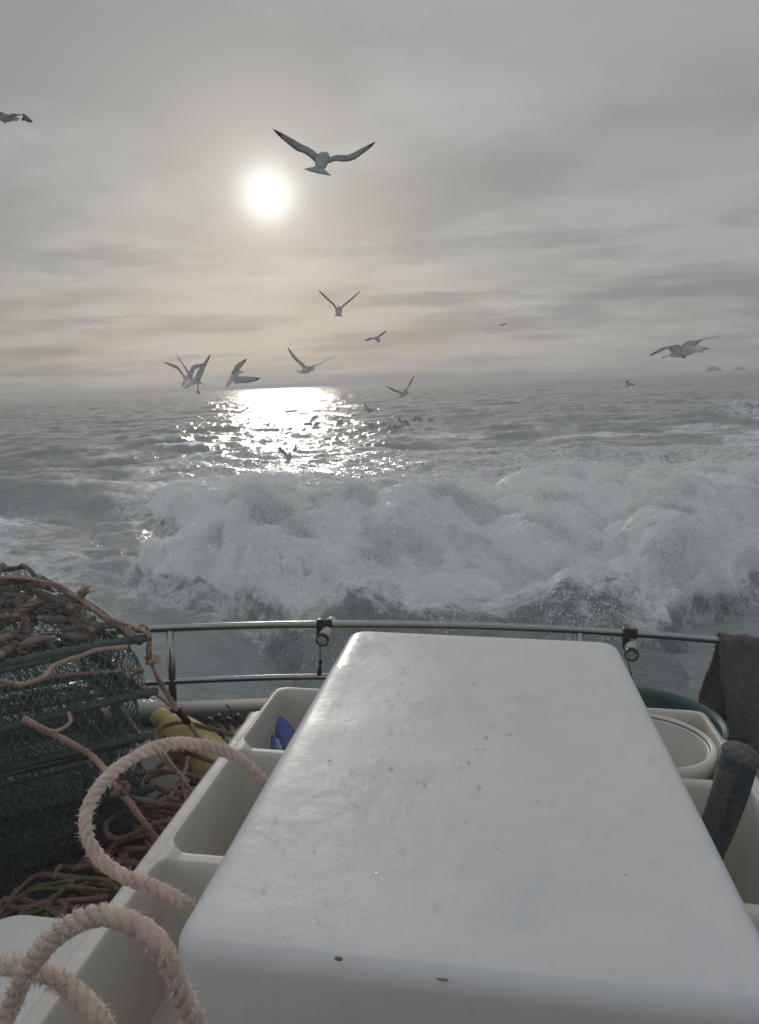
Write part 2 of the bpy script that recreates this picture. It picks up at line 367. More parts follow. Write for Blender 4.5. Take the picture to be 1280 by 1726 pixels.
M['bead'] = droplet_mat()
def spray_mat():          # clear drops: much of the light passes, the rest scatters white
    m, t, p = mat('spray_drop'); p.inputs['Base Color'].default_value = (0.96, 0.97, 0.98, 1); p.inputs['Roughness'].default_value = 0.3
    tr = N(t, 'ShaderNodeBsdfTranslucent'); tr.inputs[0].default_value = (0.97, 0.98, 0.98, 1); tp = N(t, 'ShaderNodeBsdfTransparent')
    mx = N(t, 'ShaderNodeMixShader', i_0=0.5); mx2 = N(t, 'ShaderNodeMixShader', i_0=0.43); out = t.nodes['Material Output']
    L(t, p.outputs[0], mx.inputs[1]); L(t, tr.outputs[0], mx.inputs[2]); L(t, mx.outputs[0], mx2.inputs[1]); L(t, tp.outputs[0], mx2.inputs[2]); L(t, mx2.outputs[0], out.inputs[0]); return m
M['spray'] = spray_mat()
def gull_mat():
    m, t, p = mat('gull_plumage'); a = N(t, 'ShaderNodeAttribute', attribute_name='tint')
    tc_ = N(t, 'ShaderNodeTexCoord'); n = N(t, 'ShaderNodeTexNoise', i_Scale=28, i_Detail=4); L(t, tc_.outputs['Object'], n.inputs['Vector'])
    c = ramp(t, a.outputs['Fac'], [(0.0, (0.86, 0.87, 0.87)), (0.45, (0.58, 0.60, 0.62)), (0.75, (0.36, 0.38, 0.40)), (0.93, (0.12, 0.05, 0.052)), (1.0, (0.28, 0.22, 0.09))])
    c = mixc(t, 1.0, c, ramp(t, n.outputs['Fac'], [(0.3, 0.8), (0.7, 1.1)]), 'MULTIPLY')
    L(t, c, p.inputs['Base Color']); p.inputs['Roughness'].default_value = 0.8
    tr = N(t, 'ShaderNodeBsdfTranslucent'); L(t, c, tr.inputs[0]); mx = N(t, 'ShaderNodeMixShader', i_0=0.5)
    out = t.nodes['Material Output']; L(t, p.outputs[0], mx.inputs[1]); L(t, tr.outputs[0], mx.inputs[2]); L(t, mx.outputs[0], out.inputs[0]); return m
M['gull'] = gull_mat()
def sea_mat():
    m, t, p = mat('sea_water'); geo = N(t, 'ShaderNodeNewGeometry'); pos = geo.outputs['Position']
    fo = N(t, 'ShaderNodeAttribute', attribute_name='foam').outputs['Fac']; ro = N(t, 'ShaderNodeAttribute', attribute_name='rough').outputs['Fac']
    def noise(scale, det, ro_, sx=1, sy=1, dist=0.0):
        mp = N(t, 'ShaderNodeMapping'); mp.inputs['Scale'].default_value = (sx, sy, 1); L(t, pos, mp.inputs[0])
        n = N(t, 'ShaderNodeTexNoise', i_Scale=scale, i_Detail=det, i_Roughness=ro_, i_Distortion=dist); L(t, mp.outputs[0], n.inputs['Vector']); return n.outputs['Fac']
    # foam cover: a lace of bubbles where the cover is thin, solid where it is thick
    f1 = noise(1.1, 8, 0.62, dist=1.2); f2 = noise(5.0, 6, 0.65, dist=0.6); f3 = noise(22.0, 4, 0.6)
    ridge = math_(t, 'SUBTRACT', 1.0, math_(t, 'MULTIPLY', math_(t, 'ABSOLUTE', math_(t, 'SUBTRACT', f1, 0.5)), 7.0))
    ridge2 = math_(t, 'SUBTRACT', 1.0, math_(t, 'MULTIPLY', math_(t, 'ABSOLUTE', math_(t, 'SUBTRACT', f2, 0.5)), 6.0))
    nn = math_(t, 'ADD', math_(t, 'MULTIPLY', ridge, 0.32), math_(t, 'ADD', math_(t, 'MULTIPLY', ridge2, 0.26), math_(t, 'MULTIPLY', math_(t, 'SUBTRACT', f3, 0.5), 0.4)))
    cov = math_(t, 'ADD', math_(t, 'MULTIPLY', fo, 1.55), math_(t, 'MULTIPLY', math_(t, 'SUBTRACT', nn, 0.45), 0.75))
    cov = ramp(t, cov, [(0.50, 0.0), (1.0, 1.0)], 'EASE')
    cov = math_(t, 'MULTIPLY', cov, ramp(t, fo, [(0.02, 0.0), (0.12, 1.0)]))
    # ripples
    h1 = noise(2.6, 5, 0.6, 0.36, 1.4, 0.4); h2 = noise(9.0, 4, 0.6, 0.45, 1.35, 0.3)
    h0 = noise(0.75, 4, 0.55, 0.3, 1.5, 0.4)
    hh = math_(t, 'ADD', math_(t, 'ADD', math_(t, 'MULTIPLY', h1, 0.11), math_(t, 'MULTIPLY', h2, 0.034)), math_(t, 'MULTIPLY', h0, 0.26))
    b = N(t, 'ShaderNodeBump', i_Strength=0.46, i_Distance=1.0); L(t, hh, b.inputs['Height']); ae0 = N(t, 'ShaderNodeAttribute', attribute_name='air').outputs['Fac']; L(t, math_(t, 'MULTIPLY_ADD', ae0, 0.45, 0.46), b.inputs['Strength'])
    fh = math_(t, 'ADD', math_(t, 'MULTIPLY', f3, 0.03), math_(t, 'MULTIPLY', f2, 0.05))
    bf = N(t, 'ShaderNodeBump', i_Strength=0.8, i_Distance=1.0); L(t, fh, bf.inputs['Height'])
    ae = N(t, 'ShaderNodeAttribute', attribute_name='air').outputs['Fac']; L(t, mixc(t, ae, (0.15, 0.175, 0.185), (0.31, 0.35, 0.362)), p.inputs['Base Color']); p.inputs['IOR'].default_value = 1.33; p.inputs['Specular IOR Level'].default_value = 0.5
    L(t, ro, p.inputs['Roughness']); L(t, b.outputs[0], p.inputs['Normal'])
    q = N(t, 'ShaderNodeBsdfPrincipled'); q.inputs['Base Color'].default_value = (0.90, 0.92, 0.93, 1); q.inputs['Roughness'].default_value = 0.5; q.inputs['Specular IOR Level'].default_value = 0.3
    L(t, bf.outputs[0], q.inputs['Normal'])
    mx = N(t, 'ShaderNodeMixShader'); L(t, cov, mx.inputs[0]); L(t, p.outputs[0], mx.inputs[1]); L(t, q.outputs[0], mx.inputs[2])
    L(t, mx.outputs[0], t.nodes['Material Output'].inputs[0]); return m
M['sea'] = sea_mat()
HAZE_D = 2.8e-4

# ------------------------------------------------------------------ the sea
def ocean_tile(Nn, Lm, lmin, lmax, lpeak, wind, spread, std, seed):
    g = np.random.default_rng(seed); k1 = np.fft.fftfreq(Nn, Lm / Nn) * 2 * math.pi
    KX, KY = np.meshgrid(k1, k1, indexing='ij'); K = np.hypot(KX, KY) + 1e-9
    kp = 2 * math.pi / lpeak; sp = K ** -3.6 * np.exp(-1.1 * (kp / K) ** 2)
    sp *= (np.abs(np.cos((np.arctan2(KY, KX) - wind) / 1.0)) ** spread + 0.03)
    sp *= (K > 2 * math.pi / lmax) * (K < 2 * math.pi / lmin)
    A = np.sqrt(sp) * (g.normal(size=K.shape) + 1j * g.normal(size=K.shape))
    h = np.fft.ifft2(A).real; f = std / h.std()
    dx = np.fft.ifft2(-1j * KX / K * A).real; dy = np.fft.ifft2(-1j * KY / K * A).real
    return h * f, dx * f, dy * f, Lm, Nn
T1 = ocean_tile(512, 96.0, 1.1, 40.0, 7.0, R(84), 4.0, 0.080, 3)
T2 = ocean_tile(512, 21.0, 0.12, 3.2, 1.6, R(84), 3.2, 0.024, 5)
def samp(T, x, y):
    h, dx, dy, Lm, Nn = T; fx = (x / Lm * Nn) % Nn; fy = (y / Lm * Nn) % Nn
    i = np.floor(fx).astype(int) % Nn; j = np.floor(fy).astype(int) % Nn; a = fx - np.floor(fx); b = fy - np.floor(fy); i2 = (i + 1) % Nn; j2 = (j + 1) % Nn
    def g(A): return A[i, j] * (1 - a) * (1 - b) + A[i2, j] * a * (1 - b) + A[i, j2] * (1 - a) * b + A[i2, j2] * a * b
    return g(h), g(dx), g(dy)
def ocean(x, y):
    r = np.hypot(x, y)
    h1, dx1, dy1 = samp(T1, x + 13.0, y + 41.0)
    c, s = math.cos(0.5), math.sin(0.5); xr = c * x - s * y; yr = s * x + c * y
    h2, dx2, dy2 = samp(T2, xr, yr); dx2, dy2 = c * dx2 + s * dy2, -s * dx2 + c * dy2
    h3, _, _ = samp(T1, (xr + 300) * 0.37, (yr - 120) * 0.37)                      # long low swell
    f2 = 1 - 0.8 * sstep(120, 500, r); f1 = 1 - 0.45 * sstep(400, 2500, r)
    gust = 0.95 + 0.6 * sstep(-0.3, 0.4, perlin(x / 23, y / 17, 5))
    near = 0.7 + 0.3 * sstep(4, 14, r)
    z = (h1 * f1 * 1.0 + h3 * 0.9) * near + h2 * f2 * gust
    return dx1 * f1 * 0.95 * near + dx2 * f2 * 0.8, dy1 * f1 * 0.95 * near + dy2 * f2 * 0.8, z, h1
AX_V = np.array([0.147, 0.989]); AX_U = np.array([0.989, -0.147])
HV = [4.0, 6.5, 7.6, 8.3, 9.3, 12, 17, 22, 30, 45]
def hw(v, u=None):            # half width of the wake, port and starboard sides differ
    l = np.interp(v, HV, [1.5, 1.9, 2.3, 3.5, 4.3, 5.4, 8.0, 10.3, 13, 16]); r = np.interp(v, HV, [1.3, 1.6, 1.9, 2.6, 3.4, 5.2, 8.0, 10.3, 13, 16])
    return l if u is None else np.where(u < 0, l, r)
def wake(u, v):
    """mean rise (m) and cover (0..1) of the churned water astern, before its puffs"""
    n1 = fbm(u / 2.6, v / 2.6, 3, 21); n2 = fbm(u / 0.9, v / 0.9, 3, 31); n3 = fbm(u / 1.6 + 5, v / 0.7, 4, 33)
    H = hw(v, u); e = (np.abs(u) + 0.85 * n1 * np.minimum(1, H / 5) + 0.42 * n2 + 0.20 * fbm(u / 0.3, v / 0.3, 3, 37)) / H
    along = sstep(5.2, 8.6, v) * (1 - 0.97 * sstep(11.0, 21, v + 1.5 * n1))
    inside = 1 - sstep(0.62, 1.02, e); inf = 1 - sstep(0.90, 1.06, e)
    ridge = np.exp(-((e - 0.66) / 0.22) ** 2) * 0.40
    tail = np.exp(-(u / (0.50 * H)) ** 2) * np.exp(-((v - 9.8) / 2.4) ** 2) * 0.55
    dome = np.exp(-((u - 1.9) / 2.4) ** 2) * np.exp(-((v - 13.2) / 2.6) ** 2) * 0.40
    left = np.exp(-((u + 2.6) / 1.6) ** 2) * np.exp(-((v - 9.6) / 1.9) ** 2) * 0.25
    rise = along * inside * (0.12 + ridge + tail + dome + left)
    lobeL = np.exp(-((u + 6.2) / 2.6) ** 2) * np.exp(-((v - 16.5) / 2.8) ** 2); lobeR = np.exp(-((u - 6.5) / 2.2) ** 2) * np.exp(-((v - 15.0) / 4.5) ** 2)
    dense = np.clip((1 - sstep(10.5, 16.0, v + 2.2 * n1)) + 0.9 * lobeL + 0.8 * lobeR, 0, 1)
    cover = inf * (0.30 + 0.70 * dense) * (0.08 + 0.92 * sstep(5.6, 9.0, v + 0.8 * n2)) * (1 - 0.9 * sstep(19.0, 26.0, v + 2.5 * n1 + 1.5 * n2))
    cover = cover * (1 - 0.55 * sstep(0.10, 0.55, n3) * (1 - 0.75 * dense))
    glass = np.exp(-((u - 2.8) / 2.5) ** 2) * np.exp(-((v - 14.0) / 2.4) ** 2)
    glass = glass * sstep(-0.25, 0.25, fbm(u / 2.2 + 3, v / 0.55, 4, 41) + 0.10)
    cover = cover * (1 - 0.80 * glass)
    resid = (1 - sstep(1.0, 1.45, np.abs(u) / (H + 2))) * sstep(14, 20, v) * (1 - sstep(28, 75, v)) * 0.46
    rough_ = np.clip(0.25 + 0.85 * dense, 0, 1)
    return rise, cover, resid, inf, e, glass, rough_
def side_foam(u, v):
    a = np.exp(-((u + 11.5) / 4.2) ** 2) * np.exp(-((v - 13.0) / 4.5) ** 2) * 0.72
    b = np.exp(-((u + 6.6) / 2.2) ** 2) * np.exp(-((v - 8.5) / 3.0) ** 2) * 0.58
    c = np.exp(-((u - 10.5) / 4.0) ** 2) * np.exp(-((v - 16) / 5.0) ** 2) * 0.55
    return a + b + c
def polar_sea():
    nr = 880; rr = np.exp(np.linspace(math.log(1.2), math.log(6000), nr))
    th = np.concatenate([np.linspace(R(-44), R(44), 545), np.linspace(R(44), R(316), 150)[1:-1]]); nc = len(th)
    Rr, Th = np.meshgrid(rr, th, indexing='ij'); x = Rr * np.sin(Th); y = Rr * np.cos(Th)
    dx, dy, z, h1 = ocean(x, y); u = x * AX_U[0] + y * AX_U[1]; v = x * AX_V[0] + y * AX_V[1]
    rise, cover, resid, ins, e, gl, rg_ = wake(u, v)
    deep = (1 - sstep(0.72, 0.92, e)) * sstep(5.0, 7.0, v) * (1 - sstep(24, 29, v))
    # one bigger wave breaking away to the right, and a low crest to the left
    d1 = np.exp(-(((x - 17.9) * 0.9 + (y - 38) * 0.2) / 2.6) ** 2) * np.exp(-((y - 38 - 0.15 * (x - 17.9)) / 1.5) ** 2)
    d2 = np.exp(-((x + 10.0) / 5.5) ** 2) * np.exp(-((y - 36 - 0.55 * (x + 10)) / 2.2) ** 2)
    d3 = np.exp(-((x + 9.5) / 3.0) ** 2) * np.exp(-((y - 19.5 - 0.1 * (x + 9)) / 1.4) ** 2)
    z = z + d1 * 0.95 + d2 * 0.32 + d3 * 0.38
    z = z - 0.75 * deep
    crest = sstep(1.7, 2.8, h1 / 0.080) * 0.40 * sstep(0.0, 0.5, perlin(x / 6, y / 5, 77) + 0.15)
    fringe = 0.52 * (1 - sstep(0.98, 1.42, e)) * sstep(5.5, 8, v) * (1 - sstep(20, 27, v))
    foam = np.maximum(np.maximum(side_foam(u, v), fringe), resid * (0.6 + 0.8 * sstep(-0.3, 0.5, fbm(u / 4, v / 2.2, 3, 55)))) + crest + 0.30 * d1 * sstep(0.1, 0.6, d1)
    rough = 0.07 + 0.07 * sstep(25, 300, Rr)
    V = np.stack([x + dx, y + dy, z], -1)
    return grid_mesh('sea', V, nr, nc, M['sea'], {'foam': foam, 'rough': rough, 'air': np.exp(-(u / 13.0) ** 2) * (1 - sstep(14, 34, v)) * sstep(0, 3, v)}, wrap=True)
sea = bpy.data.objects.new('sea', polar_sea()); COL.objects.link(sea); tag(sea, 'grey choppy open sea reaching to the tilted horizon', 'sea', kind='structure')

def wake_surface(nr=640, nc=860):
    vv = np.exp(np.linspace(math.log(4.3), math.log(32.0), nr)); tt = np.linspace(-1.22, 1.22, nc)
    Vv, Tt = np.meshgrid(vv, tt, indexing='ij'); H = hw(Vv); u = Tt * (H + 0.4); v = Vv
    x = u * AX_U[0] + v * AX_V[0]; y = u * AX_U[1] + v * AX_V[1]
    dx, dy, z, h1 = ocean(x, y); rise, cover, resid, ins, e, gl, rg_ = wake(u, v)
    act = ins * sstep(5.0, 8.0, v) * (1 - 0.9 * sstep(16, 25, v)) * rg_
    # warp the puffs so that they lean and roll
    wx = 0.35 * fbm(u / 1.3, v / 1.3, 3, 61); wy = 0.35 * fbm(u / 1.3, v / 1.3, 3, 67)
    uu = u + wx; vw = v + wy
    w2x = uu + 0.10 * fbm(u / 0.35, v / 0.35, 2, 63); w2y = vw + 0.10 * fbm(u / 0.35, v / 0.35, 2, 69)
    b1 = 0.5 * billow(uu / 2.3, vw / 1.9, 1, 71) + 0.5 * puffs(uu / 1.9, vw / 1.7, 1) * 0.8; b2 = puffs(w2x / 0.85, w2y / 0.75, 2); b3 = puffs(w2x / 0.36, w2y / 0.33, 3); b4 = puffs(w2x / 0.15 + 0.2 * b2, w2y / 0.15, 4)
    rag = sstep(-0.35, 0.35, fbm(u / 1.5, v / 1.5, 2, 87))
    calm = 1 - 0.75 * gl
    lump = 0.54 * b1 + calm * ((0.14 + 0.20 * rag) * b2 + (0.05 + 0.07 * rag) * b3)
    base = z * (1 - 0.5 * act) + rise * (0.72 + 0.28 * b1)
    Z = base + act * (lump - 0.24)
    edge = sstep(1.02, 1.12, e); Z = Z - edge * 0.14 - 0.14 * sstep(25, 31, v)
    P = np.stack([x + dx * (1 - act), y + dy * (1 - act), Z], -1)
    # small puffs grow along the surface normal
    gu = np.gradient(P, axis=1); gv = np.gradient(P, axis=0); nrm = np.cross(gu, gv); nrm /= np.linalg.norm(nrm, axis=-1)[..., None] + 1e-9
    nrm *= np.sign(nrm[..., 2:3])
    s1 = np.maximum(P[..., 2] * 2.2, 0); pf = b4; P = P + nrm * (act * calm * (0.035 * b4 + 0.060 * (billow(uu / 0.22 + s1, vw / 0.2, 3, 91, 0.6) - .15)))[..., None]
    ln = np.clip((1.1 * b1 + 0.7 * b2 + 0.5 * b3 + 0.3 * pf) / 1.6, 0, 1); foam = np.maximum(cover * (0.12 + 0.95 * sstep(0.45, 1.0, ln)), np.maximum(resid * 0.9, 0.5 * (1 - sstep(0.98, 1.42, e)) * sstep(5.5, 8, v)))
    return P, foam, nrm, act, cover
WP, WF, WN, WA, WC = wake_surface()
wk = bpy.data.objects.new('wake_foam', grid_mesh('wake_foam', WP, WP.shape[0], WP.shape[1], M['sea'], {'foam': WF, 'rough': np.full(WF.shape, 0.10), 'air': np.full(WF.shape, 0.30)})); COL.objects.link(wk)
tag(wk, 'white churned foam of the wake rolling astern of the boat', 'foam', kind='stuff')

def points_object(name, P, rad, matl, label, cat):
    me = bpy.data.meshes.new(name); me.vertices.add(len(P)); me.vertices.foreach_set('co', np.ascontiguousarray(P, np.float32).ravel())
    at = me.attributes.new('rad', 'FLOAT', 'POINT'); at.data.foreach_set('value', np.ascontiguousarray(rad, np.float32)); me.update()
    o = bpy.data.objects.new(name, me); COL.objects.link(o)
    ng = bpy.data.node_groups.new(name, 'GeometryNodeTree'); ng.interface.new_socket('Geometry', in_out='INPUT', socket_type='NodeSocketGeometry'); ng.interface.new_socket('Geometry', in_out='OUTPUT', socket_type='NodeSocketGeometry')
    gi = ng.nodes.new('NodeGroupInput'); go = ng.nodes.new('NodeGroupOutput'); ico = ng.nodes.new('GeometryNodeMeshIcoSphere'); ico.inputs['Radius'].default_value = 1.0; ico.inputs['Subdivisions'].default_value = 1
    sm = ng.nodes.new('GeometryNodeSetShadeSmooth'); ms = ng.nodes.new('GeometryNodeSetMaterial'); ms.inputs['Material'].default_value = matl
    na = ng.nodes.new('GeometryNodeInputNamedAttribute'); na.data_type = 'FLOAT'; na.inputs['Name'].default_value = 'rad'
    iop = ng.nodes.new('GeometryNodeInstanceOnPoints'); lk = ng.links.new
    lk(ico.outputs[0], sm.inputs[0]); lk(sm.outputs[0], ms.inputs[0]); lk(gi.outputs[0], iop.inputs['Points']); lk(ms.outputs[0], iop.inputs['Instance']); lk(na.outputs[0], iop.inputs['Scale']); lk(iop.outputs[0], go.inputs[0])
    md = o.modifiers.new('drops', 'NODES'); md.node_group = ng
    me.materials.append(matl); tag(o, label, cat, kind='stuff'); return o
def spray():
    w = (WA * np.clip(WC, 0, 1)); w[:, :] *= 1.0
    # more drops where the surface stands high and near the crests
    hgt = WP[..., 2]; loc = np.clip((hgt - 0.10) / 0.7, 0.12, 1.4); pr = (w * loc * np.exp(np.linspace(math.log(4.3), math.log(32), WP.shape[0]))[:, None] ** 1.3).ravel(); pr /= pr.sum()
    # torn plumes: thick drifts of drops with bare gaps between them
    WPf = WP.reshape(-1, 3); xx, yy_ = WPf[:, 0] + 0.5 * WPf[:, 2], WPf[:, 1] - 0.6 * WPf[:, 2]
    pl = fbm(xx / 0.80, yy_ / 0.58, 4, 95, 0.62); clump = sstep(-0.08, 0.32, pl); pr2 = pr * (0.03 + clump); pr2 /= pr2.sum()
    idx = rng.choice(len(pr2), 260000, p=pr2); P = WPf[idx]; nn = WN.reshape(-1, 3)[idx]
    thick = 0.010 + 0.125 * sstep(0.02, 0.55, pl[idx]) ** 1.3
    off = rng.gamma(1.3, 1.0, len(idx)) * thick; P = P + (nn * 0.55 + np.array([0, 0.05, 0.5])) * off[:, None] + rng.normal(0, 1, P.shape) * (0.010 + 0.22 * off[:, None]); rad = rng.uniform(0.003, 0.009, len(idx)) * (1 + (rng.random(len(idx)) > 0.97) * 0.9)
    # flung drops in clusters above the crests
    ci = rng.choice(len(pr), 170, p=pr); Q = []; q = []
    for c in ci:
        n = rng.integers(20, 120); c0 = WP.reshape(-1, 3)[c]; dr = np.array([rng.normal(0, .3), rng.normal(-.1, .3), 1.0]); tt = rng.exponential(0.16, n)
        Q.append(c0 + dr * tt[:, None] + rng.normal(0, 0.07, (n, 3)) * (0.5 + tt[:, None] * 3)); q.append(rng.uniform(0.003, 0.009, n))
    # drops thrown up close astern of the rail
    n = 700; uu = rng.normal(-1.0, 0.45, n); v2 = rng.uniform(4.6, 7.5, n); zz = rng.exponential(0.30, n) + 0.1
    Q.append(np.stack([uu * AX_U[0] + v2 * AX_V[0], uu * AX_U[1] + v2 * AX_V[1], zz], 1)); q.append(rng.uniform(0.0025, 0.006, n))
    n = 350; uu = rng.normal(2.3, 0.5, n); v2 = rng.uniform(5.2, 8.0, n); zz = rng.exponential(0.25, n) + 0.1
    Q.append(np.stack([uu * AX_U[0] + v2 * AX_V[0], uu * AX_U[1] + v2 * AX_V[1], zz], 1)); q.append(rng.uniform(0.0025, 0.006, n))
    return np.concatenate([P] + Q), np.concatenate([rad] + q)
sp_P, sp_r = spray()
points_object('sea_spray', sp_P, sp_r, M['spray'], 'fine white water drops thrown up over the wake', 'spray')

# distant islands on the right of the horizon
def island(name, px, d, wid, hgt, seed, label):
    c = wd(px, 672 - 51 * px / 1280, d); n = 44; m = 20; g = np.random.default_rng(seed)
    a = np.arange(n) / n * 2 * math.pi; rs = np.linspace(1, 0.0, m)
    V = []
    for i, q in enumerate(rs):
        x = np.cos(a) * q * wid; y = np.sin(a) * q * wid * 0.6
        k = np.clip(1 - q, 0, 1) ** 1.1
        z = hgt * k * (0.75 + 0.7 * fbm(x / wid * 2.3 + seed, y / wid * 2.3, 4, seed)) - 1.5 * (q > 0.98)
        V.append(np.stack([c[0] + x, c[1] + y, z], 1))
    mb = MB().rings(V, True, False, True); o = bpy.data.objects.new(name, mb.mesh(name, M['isle'], False)); COL.objects.link(o); tag(o, label, 'island', 'far islands', 'structure')
island('island', 1203, 2300, 31, 21, 3, 'hazy rocky island standing highest on the far horizon')
island('island', 1248, 2380, 29, 13, 8, 'low second hazy island right of the highest one')
island('island', 1290, 2500, 35, 10, 12, 'flat hazy island cut by the right edge of the frame')
# ------------------------------------------------------------------ the boat (all in its own frame: u right, v aft, w up, eye at the origin)
DECK = -1.80
def rail_v(u): return 3.07 - 0.105 * (u - 0.2) ** 2
boat = root('fishing_boat', (0, 1.0, DECK), 'white hulled fishing boat with stainless stern rail and dark gunwale', 'boat')
def stern_path(off, w, front=-3.0):
    """plan outline of the bulwark, port bow side round the stern to starboard; off pushes it outwards"""
    pts = [(-2.25 - off, front), (-2.25 - off, 0.0), (-2.22 - off, 1.4), (-2.08 - off * 0.9, 2.15)]
    pts += [(u, rail_v(u) + off) for u in (-1.75, -1.2, -0.6, 0, 0.6, 1.2, 1.75)]
    pts += [(2.18 + off * 0.9, 2.15), (2.30 + off, 1.4), (2.35 + off, 0.0), (2.35 + off, front)]
    P = spline([(a, b, w) for a, b in pts], 120); return P
GUN = -1.30
def loft_paths(paths): return MB().rings([p for p in paths], closed=False, cap0=False, cap1=False)
hullp = loft_paths([stern_path(-0.10, DECK - 0.02), stern_path(-0.06, GUN - 0.035), stern_path(0.05, GUN - 0.035), stern_path(0.07, GUN - 0.30), stern_path(-0.02, -2.45), stern_path(-0.30, -3.3)])
part('hull', hullp, M['hull'], boat)
cap = []
for a in np.linspace(0, 2 * math.pi, 13): cap.append(stern_path(0.0 + 0.085 * math.copysign(abs(math.cos(a)) ** 0.6, math.cos(a)), GUN - 0.015 + 0.028 * math.copysign(abs(math.sin(a)) ** 0.6, math.sin(a))))
part('gunwale_cap', loft_paths(cap), M['rubber'], boat)
dk = stern_path(-0.08, DECK); dm = MB(); dm.add(dk, [tuple(range(len(dk)))]); part('deck', dm, M['deck'], boat, smooth=False)
RW = -0.95
top = [(u, rail_v(u), RW) for u in np.linspace(-1.75, 1.75, 40)]
top = [(-2.22, 0.6, RW), (-2.20, 1.4, RW), (-2.07, 2.15, RW)] + top + [(2.17, 2.15, RW), (2.29, 1.4, RW), (2.33, 0.6, RW)]
part('top_rail', MB().tube(spline(top, 160), 0.0152, 14), M['steel'], boat)
LW = -1.175
low = [(u, rail_v(u) - 0.005, LW) for u in np.linspace(-1.75, -0.585, 20)]
low = [(-2.20, 1.4, LW), (-2.07, 2.15, LW)] + low
part('lower_rail', MB().tube(spline(low, 120), 0.0125, 12), M['steel'], boat)
for u in (-1.262, 0.385, 1.6):
    v = rail_v(u); mb = MB().tube([(u, v, GUN), (u, v, RW - 0.008)], 0.0165, 14); mb.lathe([(0.0, 0), (0.036, 0), (0.036, 0.006), (0.02, 0.012), (0.017, 0.03)], (u, v, GUN + 0.012)); part('post', mb, M['steel'], boat)
for u, v in ((-2.2, 1.4), (2.29, 1.4)): part('post', MB().tube([(u, v, GUN), (u, v, RW - 0.008)], 0.0165, 14), M['steel'], boat)

# wheelhouse behind the photographer: it keeps the sky behind off the near end of the tub
ch = MB(); ch.rbox((-1.55, -3.4, DECK), (1.65, -0.95, 0.55), 0.08, 0.03); part('wheelhouse', ch, simple('wheelhouse_paint', (0.45, 0.46, 0.48), 0.5, 0, 0.2, 3), boat)
ch = MB(); ch.rbox((-1.65, -3.5, 0.58), (1.75, -0.75, 0.66), 0.10, 0.03); part('wheelhouse_roof', ch, simple('roof_paint', (0.40, 0.40, 0.40), 0.5), boat)

# ------------------------------------------------------------------ white fish tub with side trays and its big lid
tub = root('fish_tub', (0, 1.5, DECK), 'white moulded fish tub with side trays and large wet lid', 'tub')
LIDW = -0.75
def lid_mesh():
    rs = []; lo, hi = (-0.425, 0.888), (0.405, 2.335)
    prof = [(0.006, -0.935), (0.0, -0.93), (0.002, -0.80)] + [(0.002 + 0.028 * (1 - math.cos(t)), LIDW - 0.028 * (1 - math.sin(t))) for t in np.linspace(0, math.pi / 2, 8)]
    for ins, w in prof: rs.append(rrect(lo[0] + ins, lo[1] + ins, hi[0] - ins, hi[1] - ins, max(0.062 - ins, 0.02), w, 9))
    inner = rs[-1]; c = inner.mean(0)
    for f in (0.96, 0.9, 0.75, 0.5, 0.25, 0.02):      # top plate, a touch crowned, with a faint sunk panel
        q = c + (inner - c) * f; q[:, 2] = LIDW + 0.004 * (1 - f) + (0.0015 if f > 0.93 else 0.0); rs.append(q)
    return MB().rings(rs)
lid = part('lid', lid_mesh(), M['lid'], tub)
for k_, (px, py, sx_, sz_) in enumerate(((571, 1616, .006, .003), (746, 1651, .008, .0016))):      # chips in the gelcoat of the near edge
    c_ = bv(px, py, 0.8905); q_ = MB().lathe([(1.0, -.0012), (1.0, .0008), (.5, .0012)], (0, 0, 0), (0, -1, 0), 9); q_.v = [(np.concatenate(q_.v) * np.array([sx_, 1, sz_])) * (1 + 0.0) + c_]; part('chip', q_, simple('gelcoat_chip', (0.24, 0.24, 0.24), 0.8), lid, base=rootbase(tub))
def rr_sdf(U, V, lo, hi, r):
    cx_, cy_ = (lo[0] + hi[0]) / 2, (lo[1] + hi[1]) / 2; dx = np.abs(U - cx_) - ((hi[0] - lo[0]) / 2 - r); dy = np.abs(V - cy_) - ((hi[1] - lo[1]) / 2 - r)
    return np.hypot(np.maximum(dx, 0), np.maximum(dy, 0)) + np.minimum(np.maximum(dx, dy), 0) - r
def tray_mesh(sgn):
    # height field of one moulded tray (port sgn=-1, starboard +1): sunk compartments, raised bead, outer flange
    uu = np.concatenate([np.arange(0.24, 0.60, 0.008), np.arange(0.60, 0.706, 0.0022)]); vv = np.arange(0.55, 2.31, 0.005)
    U, V = np.meshgrid(uu, vv, indexing='ij'); rim = -0.930
    w = np.full(U.shape, rim)
    cells = [((0.27, 1.860), (0.634, 2.242)), ((0.27, 1.385), (0.634, 1.828)), ((0.27, 0.62), (0.634, 1.345))]
    d = np.full(U.shape, 9.0)
    for lo, hi in cells: d = np.minimum(d, rr_sdf(U, V, lo, hi, 0.040))
    dep = 0.30 * sstep(0.006, -0.030, d) + 0.02 * sstep(-0.02, -0.09, d); dep = np.where(d > 0.006, 0, dep)
    w = rim - dep
    div = (d > -0.004) & (U < 0.625) & (V < 2.2); w = np.where(div, w - 0.010 * sstep(0.63, 0.60, U), w)
    w = w - 0.007 * sstep(0.646, 0.652, U)                           # bead steps down to the flange
    out = rr_sdf(U, V, (-1.0, 0.30), (0.6795, 2.095), 0.035); out2 = rr_sdf(U, V, (-1.0, 0.30), (0.660, 2.268), 0.05)
    o = np.minimum(out, out2); w = np.where(o > 0, w - 0.26 * sstep(0.0, 0.008, o), w - 0.006 * sstep(-0.010, 0.0, o))
    w += 0.0010 * fbm(U * 9, V * 9, 3, 5)
    P = np.stack([sgn * U, V, w], -1)
    if sgn < 0: P = P[::-1]
    return P
